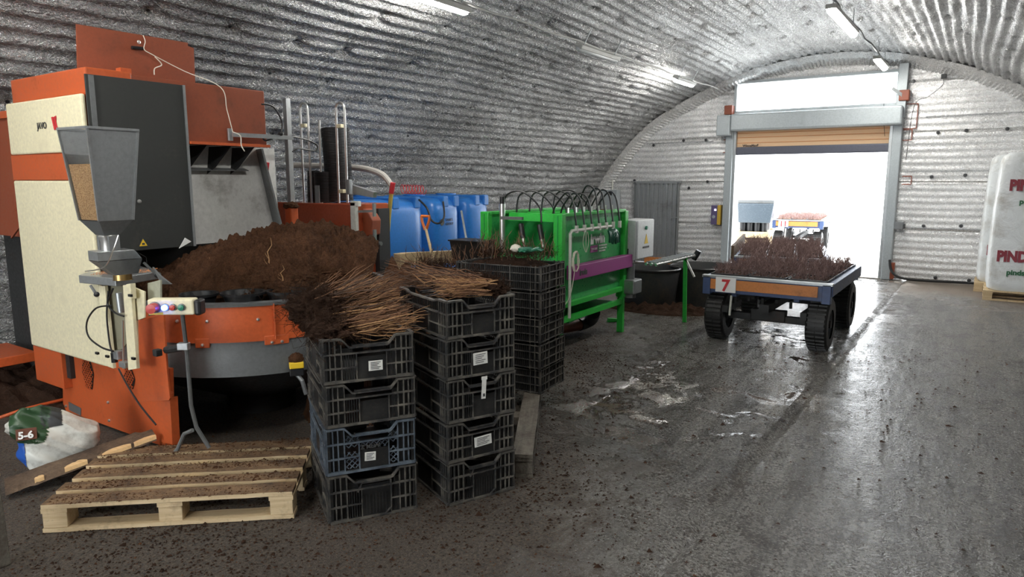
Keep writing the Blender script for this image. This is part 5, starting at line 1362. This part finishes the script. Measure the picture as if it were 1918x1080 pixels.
# roller arm towards the tubs
ra = thing('roller_conveyor', 'steel roller arm reaching from the green machine over the black tubs', 'conveyor', (0, 0, 0))
A_ = W(1187, 492, z=.72); B_ = W(1304, 477, z=.72)
A_ = Vector((-3.08, 7.5, .74)); B_ = W(1304, 478, z=.80); 
for k, off in enumerate((0, .07, .14)):
    MB().cyl(A_ + Vector((-off, off * .3, .0)), B_ + Vector((-off, off * .3, -.01 * k)), .018, 10).build('rail', M['chrome'], ra, smooth=True)
for k in range(14):
    q = A_.lerp(B_, (k + .5) / 14); MB().bar(q + Vector((.01, 0, .015)), q + Vector((-.15, .05, .015)), .022).build('roller', M['galv'], ra)
MB().cyl(B_ + Vector((-.03, 0, -.05)), B_ + Vector((.03, 0, .06)), .035, 10).build('end_knob', M['blackp'], ra)
q = A_.lerp(B_, .72); fl = W(1266, 565, z=0)
MB().bar((q.x, q.y, q.z), (q.x + .02, q.y, .0), .045, .02).build('leg', M['green'], ra)
MB().bar(q + Vector((0, 0, 0)), q + Vector((.12, 0, -.22)), .02).build('prop', M['pvc'], ra)
# loose green offcuts
for (u, v, lb_) in ((1150, 602, 'small green metal offcut lying by the green machine leg'), (1241, 570, 'tiny green block on the mud before the black tubs')):
    p = W(u, v, z=0); o = MB().hull([(-.09, -.02, .0), (.09, -.03, .0), (.09, .03, .0), (-.09, .02, .0)], [(-.08, -.02, .05), (.09, -.03, .03), (.09, .03, .03), (-.08, .02, .05)]).build('metal_offcut', M['green'], bev=.002); o.location = p; o.rotation_euler.z = .9; tag(o, lb_, 'offcut')
# black tubs
def tub(label, c_, r, h):
    o = thing('black_tub', label, 'tub', c_, 0, 'black tubs below the roller arm')
    tm = M.setdefault('tubp', paint('dusty_tub_plastic', (.045, .046, .048), .55, .5, dcol=(.09, .075, .055)))
    MB().lathe([(.001, .01), (r * .82, .0), (r * .84, .01), (r, h - .04), (r * 1.03, h - .03), (r * 1.06, h), (r * .99, h), (r * .97, h - .03), (r * .8, .03), (.001, .03)], n=40).build('tub_wall', tm, o, smooth=True)
    MB().lathe([(r * 1.04, h - .015), (r * 1.07, h - .005), (r * 1.04, h + .008)], n=40).build('rim', M['blackp'], o, smooth=True)
    return o
p = W(1250, 575, z=0)
tub('left black round tub under the roller arm', (-3.75, 8.95, 0), .40, .52); tub('right black round tub beside the trailer', (-3.20, 9.45, 0), .42, .53)

# ---------------- wall-mounted boxes ----------------
def wbox(name, label, cat, u0, v0, u1, v1, dpt, mat, y=13.64):
    a = W(u0, v0, y=y); b = W(u1, v1, y=y); o = thing(name, label, cat, ((a.x + b.x) / 2, y, min(a.z, b.z)))
    hw, hh = abs(b.x - a.x) / 2, abs(a.z - b.z); MB().bx(-hw, hw, -dpt, .03, 0, hh).build('enclosure', mat, o, bev=.006); return o, hw, hh
o, hw, hh = wbox('fuse_cabinet', 'light grey fuse cabinet on the end wall above the green machine', 'electric cabinet', 1132, 355, 1160, 392, .14, M['frame'])
MB().bx(-.02, .07, -.145, -.138, hh * .72, hh * .86).build('meter_window', M['black'], o)
MB().bx(-hw, hw, -.15, .0, -.05, -.005).build('lower_shelf', M['rust_red'], o)
MB().bar((.02, -.02, hh), (.02, -.02, hh + .5), .02).build('conduit', M['pvc'], o)
o, hw, hh = wbox('gate_controller', 'purple and yellow gate control box left of the gate', 'control box', 1336, 384, 1352, 420, .12, plain('violet_enclosure', (.10, .08, .17), .4))
MB().bx(hw * .35, hw * 1.02, -.125, .02, -.003, hh + .003).build('yellow_side', plain('ochre_panel', (.5, .33, .04), .5), o)
MB().bx(-hw * .3, hw * .1, -.124, -.118, hh * .72, hh * .82).build('display', emis('pale_display', (.7, .6, 1), 1.0), o)
MB().cyl((-hw * .4, -.118, hh * .4), (-hw * .4, -.13, hh * .4), .03, 12).build('push_button', M['frame'], o)
o, hw, hh = wbox('door_sensor', 'small dark sensor with a hook right of the gate', 'sensor', 1676, 414, 1692, 429, .10, M['greysteel'])
MB().box((hw, -.05, hh * .4), (.06, .08, .08)).build('sensor_head', M['blackp'], o, bev=.006)
c = MB().tube(spline([(-1.28, 13.5, .35), (-1.24, 13.45, .18), (-1.1, 13.4, .07), (-.8, 13.45, .04), (.0, 13.55, .04), (.9, 13.5, .03)]), .022, 8).build('floor_cable', M['black']); tag(c, 'thick black cable lying along the foot of the end wall', 'cable')
c = MB().bx(-1.26, -1.2, 13.5, 13.6, .02, .30).build('rusty_bracket', M['rust_red'], bev=.004); tag(c, 'rusty bracket stub beside the foot of the gate frame', 'bracket')
_q = W(1215, 492, z=.0); c = MB().bx(_q.x - .1, _q.x + .5, _q.y, _q.y + .1, 0, .12).build('orange_plank', M['trailorange']); tag(c, 'orange plank end lying beyond the roller arm', 'plank')

# ---------------- peat bales on pallets ----------------
t = NT('white_bale_film'); t.color(t.ramp(t.noise(3, 7, .7), [(.5, (.74, .77, .78)), (.75, (.42, .40, .36))])); t.set('Roughness', .32); t.bump(t.noise(4, 5, .6, dist=1.2), .5, .04); M['film'] = t.m
def bale(label, x, y, w_, d_, top):
    o = thing('peat_bale', label, 'peat bale', (x, y, .135), 0, 'wrapped white peat bales on pallets')
    m = MB(); n = 48; rings = []; h = top - .135
    for s, zz in [(.90, 0), (.975, .02), (1.0, .06), (1.01, .3), (.99, .6), (.955, .85), (.93, .93), (.90, .97), (.80, .995), (.5, 1.0)]:
        ring = []
        for k in range(n):
            a = 2 * PI * k / n; cx, sy = math.cos(a), math.sin(a); e = .26
            q = Vector((math.copysign(abs(cx) ** e, cx) * w_ / 2 * s, math.copysign(abs(sy) ** e, sy) * d_ / 2 * s, zz * h))
            q += Vector((cx, sy, 0)) * .02 * noise.noise(q * 3 + Vector((x, y, 0))); ring.append(m.bm.verts.new(q))
        rings.append(ring)
    for p, q in zip(rings, rings[1:]):
        for k in range(n): m.bm.faces.new((p[k], p[(k + 1) % n], q[(k + 1) % n], q[k]))
    m.bm.faces.new(rings[0][::-1]); m.bm.faces.new(rings[-1]); m.build('wrapped_bale', M['film'], o, smooth=True)
    yf = -d_ / 2 - .012; x0 = -w_ / 2
    for (z, dx) in ((h * .73, .16), (h * .225, .10)):
        text('lettering', 'PINDSTRUP', .20, M['maroon'], o, (x0 + dx, yf, z), (PI / 2 - .02, 0, 0), ex=.004, bold=.012, sx=.78)
        text('lettering', 'pindstrup.com', .10, M['greenink'], o, (x0 + dx + .13, yf, z - .19), (PI / 2 - .02, 0, 0), ex=.004, bold=.004)
    m = MB().lathe([(.15, -.006), (.155, -.006), (.155, .0), (.15, 0)], n=40, axis='y').build('ring_emblem', M['ink'], o); m.location = (x0 + .58, yf - .002, h * .49)
    MB().bar((x0 + .5, yf - .004, h * .44), (x0 + .62, yf - .004, h * .52), .008, .004).build('emblem_leaf', M['ink'], o)
    return o
bale('front wrapped peat bale on a pallet at the right edge', .10 + .6, 12.0 + .42, 1.2, .84, 2.10)
bale('rear wrapped peat bale showing as a strip left of the front bale', -.02 + .6, 12.9 + .38, 1.2, .72, 2.10)
pallet('pale pallet under the front peat bale', (.08, 12.0, 0), 0, 1.2, .8, 'wood', 'wood', 5, 'pallets under the peat bales')
pallet('pallet under the rear peat bale, only its corner showing', (-.04, 12.86, 0), 0, 1.2, .74, 'wood', 'wood', 5, 'pallets under the peat bales')

# ---------------- trailers ----------------
def wheel(parent, c_, r=.27, w_=.2):
    o = MB().lathe([(r * .55, -w_ / 2), (r * .9, -w_ / 2), (r * .99, -w_ * .38), (r, -w_ * .2), (r, w_ * .2), (r * .99, w_ * .38), (r * .9, w_ / 2), (r * .55, w_ / 2)], n=36, axis='x').build('tyre', M['tyre'], parent, smooth=True)
    o.location = c_
    m = MB()
    for k in range(36):
        a = 2 * PI * k / 36
        for s in (-1, 1):
            p_ = Vector((s * w_ * .22, r * math.cos(a), r * math.sin(a))); m.bar(p_ - Vector((w_ * .2, 0, 0)), p_ + Vector((w_ * .2, 0, 0)), .012, .018)
    m.build('tread', M['tyre'], o)
    m = MB(); m.lathe([(.001, -w_ * .32), (r * .3, -w_ * .34), (r * .45, -w_ * .2), (r * .57, -w_ * .42)], n=24, axis='x'); m.lathe([(.001, w_ * .32), (r * .3, w_ * .34), (r * .45, w_ * .2), (r * .57, w_ * .42)], n=24, axis='x')
    m.build('rim', M['rim'], o, smooth=True); return o
def trailer(label, pos, rz, Wd, Ld, H, num, boards=True, group='flat nursery trailers', mb='trailblue', mo='trailorange', wheels=True):
    o = thing('flat_trailer', label, 'trailer', pos, rz, group)
    for (a, b, nm) in (((0, 0), (Wd, 0), 'front_beam'), ((0, Ld), (Wd, Ld), 'rear_beam')):
        MB().bx(0, Wd, a[1] - .03, a[1] + .03, H - .17, H).build(nm, M[mb], o, bev=.005)
    for x in (0, Wd): MB().bx(x - .03, x + .03, 0, Ld, H - .12, H).build('side_beam', M[mb], o, bev=.005)
    MB().bx(0, Wd, 0, Ld, H - .10, H - .05).build('deck', M['woodgrey'], o)
    MB().bx(.06, Wd - .10, -.045, -.03, H - .13, H - .025).build('orange_board', M[mo], o)
    MB().bx(-.03, Wd + .03, -.05, .03, H - .012, H + .012).build('edge_strip', M['galv'], o)
    for x in (-.02, Wd - .06): MB().bx(x, x + .08, -.05, .04, H - .19, H + .0).build('corner_post', M[mb], o, bev=.004)
    if num:
        MB().bx(.12, .33, -.058, -.046, H - .155, H - .0).build('number_plate', M['white'], o)
        text('lettering', num, .17, M['redink'], o, (.225, -.061, H - .14), (PI / 2, 0, 0), align='CENTER', bold=.005)
    for y in (.22, Ld - .28):
        MB().bar((-.0, y, .27), (Wd, y, .27), .07).build('axle', M['darkbox'], o)
        MB().box((Wd / 2, y, .30), (.35, .12, .12)).build('axle_bracket', M['darkbox'], o, bev=.01)
        for x in (.22, Wd - .22): MB().bx(x - .03, x + .03, y - .25, y + .25, .33, .40).build('leaf_spring', M['darkbox'], o)
        for x in (.10, Wd - .10): wheel(o, (x, y, .27))
    MB().bx(Wd / 2 - .05, Wd / 2 + .05, .0, Ld, .36, .44).build('chassis_beam', M['darkbox'], o)
    for x in (.3, Wd - .3): MB().bx(x - .025, x + .025, 0, Ld, H - .2, H - .1).build('frame_rail', M[mb], o)
    for k in range(5): MB().cyl((.3 + k * .14, .05, H - .2), (.3 + k * .14, .05, H - .28 + .04 * (k % 2)), .016, 6).build('hook', M['darkbox'], o)
    MB().cyl((.28, -.02, H - .19), (.27, -.02, H - .40), .012, 8).build('coupling_pin', M['pvc'], o)
    return o
twm = []
for i in range(8): twm.append(stem_mesh(100 + i, .16, 'stempurple', 3, .0028, .02))
def trays(o_pos, rz, Wd, Ld, H, nx, ny, label, group, seed, hmul=1.0, skip=0, dens=110, matt='peat'):
    rd = random.Random(seed); c_, s_ = math.cos(rz), math.sin(rz); tw, tl = Wd / nx, Ld / ny
    bodies = None
    for i in range(nx):
        for j in range(ny):
            lx, ly = i * tw + .01, j * tl + .01
            rows = ['front row', 'second row', 'third row', 'back row', 'fifth row'][j] if ny > 1 else ''
            cols = {1: [''], 2: ['at the left', 'at the right'], 3: ['left', 'middle', 'right'], 4: ['at the far left', 'left of the middle', 'right of the middle', 'at the far right']}[nx][i]
            o = thing('seedling_tray', '%s, %s, %s' % (label, rows, cols), 'tray', (o_pos[0] + c_ * lx - s_ * ly, o_pos[1] + s_ * lx + c_ * ly, H), rz, group)
            if bodies is None:
                w1, l1 = tw - .02, tl - .02
                m = MB(); m.bx(0, w1, 0, l1, 0, .008)
                for q in ((0, w1, 0, .008), (0, w1, l1 - .008, l1), (0, .008, 0, l1), (w1 - .008, w1, 0, l1)): m.bx(q[0], q[1], q[2], q[3], 0, .06)
                nn = 5
                for k in range(1, nn): m.bx(w1 * k / nn - .003, w1 * k / nn + .003, 0, l1, .0, .05); m.bx(0, w1, l1 * k / nn - .003, l1 * k / nn + .003, 0, .05)
                bm1 = mesh_of(m, M['blackp'], 'tray_body')
                m = MB(); n = 16; g = {}
                for a in range(n + 1):
                    for b in range(n + 1): g[a, b] = m.bm.verts.new((w1 * a / n, l1 * b / n, .045 + .02 * noise.noise(Vector((a * .8, b * .8, 2)))))
                for a in range(n):
                    for b in range(n): m.bm.faces.new((g[a, b], g[a + 1, b], g[a + 1, b + 1], g[a, b + 1]))
                bm2 = mesh_of(m, M[matt], 'tray_soil')
                sts = []
                for v_ in range(3):
                    m = MB()
                    for k in range(dens):
                        x, y = rd.uniform(.01, w1 - .01), rd.uniform(.01, l1 - .01); hh = rd.uniform(.05, .15) * hmul; lean = Vector((rd.gauss(0, .025), rd.gauss(0, .025), 0)); p0_ = Vector((x, y, .04))
                        m.tube([p0_, p0_ + lean * .6 + ZA * hh * .55, p0_ + lean * 1.6 + ZA * hh], .003, 4, cap=False, rs=[.0026, .002, .001])
                        for _ in range(2):
                            q = p0_ + lean * .6 + ZA * hh * rd.uniform(.4, .7); a_ = rd.uniform(0, 2 * PI); m.tube([q, q + Vector((math.cos(a_) * .03, math.sin(a_) * .03, .035))], .0018, 3, cap=False)
                    sts.append(mesh_of(m, M['stempurple'], 'seedlings'))
                bodies = (bm1, bm2, sts)
            inst('tray_body', bodies[0], o); s1_ = inst('soil', bodies[1], o); s1_['kind'] = 'stuff'
            s2_ = inst('seedlings', rd.choice(bodies[2]), o); s2_['kind'] = 'stuff'
T1 = (-2.40, 7.25, 0); trailer('blue and orange flat trailer with number 7 plate, inside the gate', T1, 0, 1.22, 1.85, .70, '7')
trays((T1[0] + .02, T1[1] + .04), 0, 1.18, 1.78, .665, 3, 4, 'tray of twiggy cuttings on the number 7 trailer', 'seedling trays on the nearer trailer', 21)
T2r = math.radians(12); T2 = (-2.72, 9.32, 0)
trailer('second flat trailer standing behind the number 7 trailer', T2, T2r, 1.15, 2.1, .70, None)
e = MB().box((-.02, 1.0, .75), (.04, 2.2, .20)).build('end_board', M['osb'], None, bev=.005); e.location = (T2[0], T2[1], 0); e.rotation_euler.z = T2r; tag(e, 'dirty side board standing along the left of the second trailer', 'board')
trays((T2[0] + .03, T2[1] + .04), T2r, 1.08, 2.0, .665, 3, 4, 'tray of bushy cuttings on the second trailer', 'seedling trays on the second trailer', 22, 1.25)
p = W(1449, 470, y=17.5)
T3 = (W(1446, 460, y=16.8).x, 16.8, 0)
T3w = W(1543, 460, y=17.2).x - T3[0]
trailer('blue and orange trailer with a number 11 plate outside the gate', T3, math.radians(6), T3w, 2.4, .80, '11', mb='trailblue')
trays((T3[0] + .03, T3[1] + .05), math.radians(6), T3w - .06, 2.3, .765, 3, 4, 'tray of orange-brown plants on the outside trailer', 'seedling trays on the outside trailer', 23, 1.0, matt='stemlight')
# crate box with wrapped pots outside
oc = thing('wrapped_pot_crate', 'wooden crate of black pots wrapped in clear film outside the gate', 'crate', (W(1383, 440, y=15.3).x, 15.3, 0), math.radians(10))
ow = .62
for k, z in enumerate((.12, .30, .48)): MB().bx(-.02, ow, -.02, .01, z, z + .13).build('slat', M['wood'], oc); MB().bx(ow - .01, ow + .02, 0, .75, z, z + .13).build('slat', M['wood'], oc)
for (x, y) in ((0, 0), (ow, 0), (0, .75), (ow, .75)): MB().bx(x - .03, x + .03, y - .03, y + .03, 0, .65).build('corner_post', M['wood'], oc)
for k in range(4):
    for j in range(4): MB().lathe([(.055, .12), (.075, .92), (.001, .92)], c=(.07 + k * .15, .10 + j * .17, 0), n=12).build('pot_column', M['blackp'], oc, smooth=True)
wr = paint('stretch_film_blue_white', (.09, .115, .14), .25, .05); MB().hull([(-.02, -.02, .80), (ow + .02, -.02, .80), (ow + .02, .76, .80), (-.02, .76, .80)], [(-.05, -.04, 1.22), (ow + .08, -.04, 1.22), (ow + .08, .8, 1.22), (-.05, .8, 1.22)]).build('stretch_wrap', wr, oc, bev=.02)
MB().bx(-.05, ow + .08, -.04, .8, 1.22, 1.30).build('top_pots', M['greysteel'], oc, bev=.02)

# ---------------- floor debris ----------------
def ff(r):
    while True:
        x, y = r.uniform(-5.6, 1.6), r.uniform(.6, 9.5)
        w_ = max(.04, min(1, (-x - .42 * y + .6) * .5))
        if r.random() < w_ : return x, y, 0
scatter('floor_crumbs', 'fine peat crumbs scattered over the concrete floor', None, 14000, ff, .002, .007, M['peat'], 31, 'debris')
def fc(r):
    x, y = r.choice([(-2.4, 2.6), (-3.2, 1.6), (-2.1, 3.1), (-2.9, 4.6), (-3.0, 5.7), (-2.9, 1.7)]); return x + r.gauss(0, .45), y + r.gauss(0, .4), 0
scatter('soil_crumbs', 'thicker soil crumbs round the crate stacks and pallets', None, 7000, fc, .003, .011, M['root'], 32, 'debris')
def fw(r): return r.uniform(-2.6, 1.2), r.uniform(1.2, 8), 0
scatter('mud_bits', 'sparse dark mud bits on the wet concrete', None, 700, fw, .006, .016, M['root'], 33, 'debris')
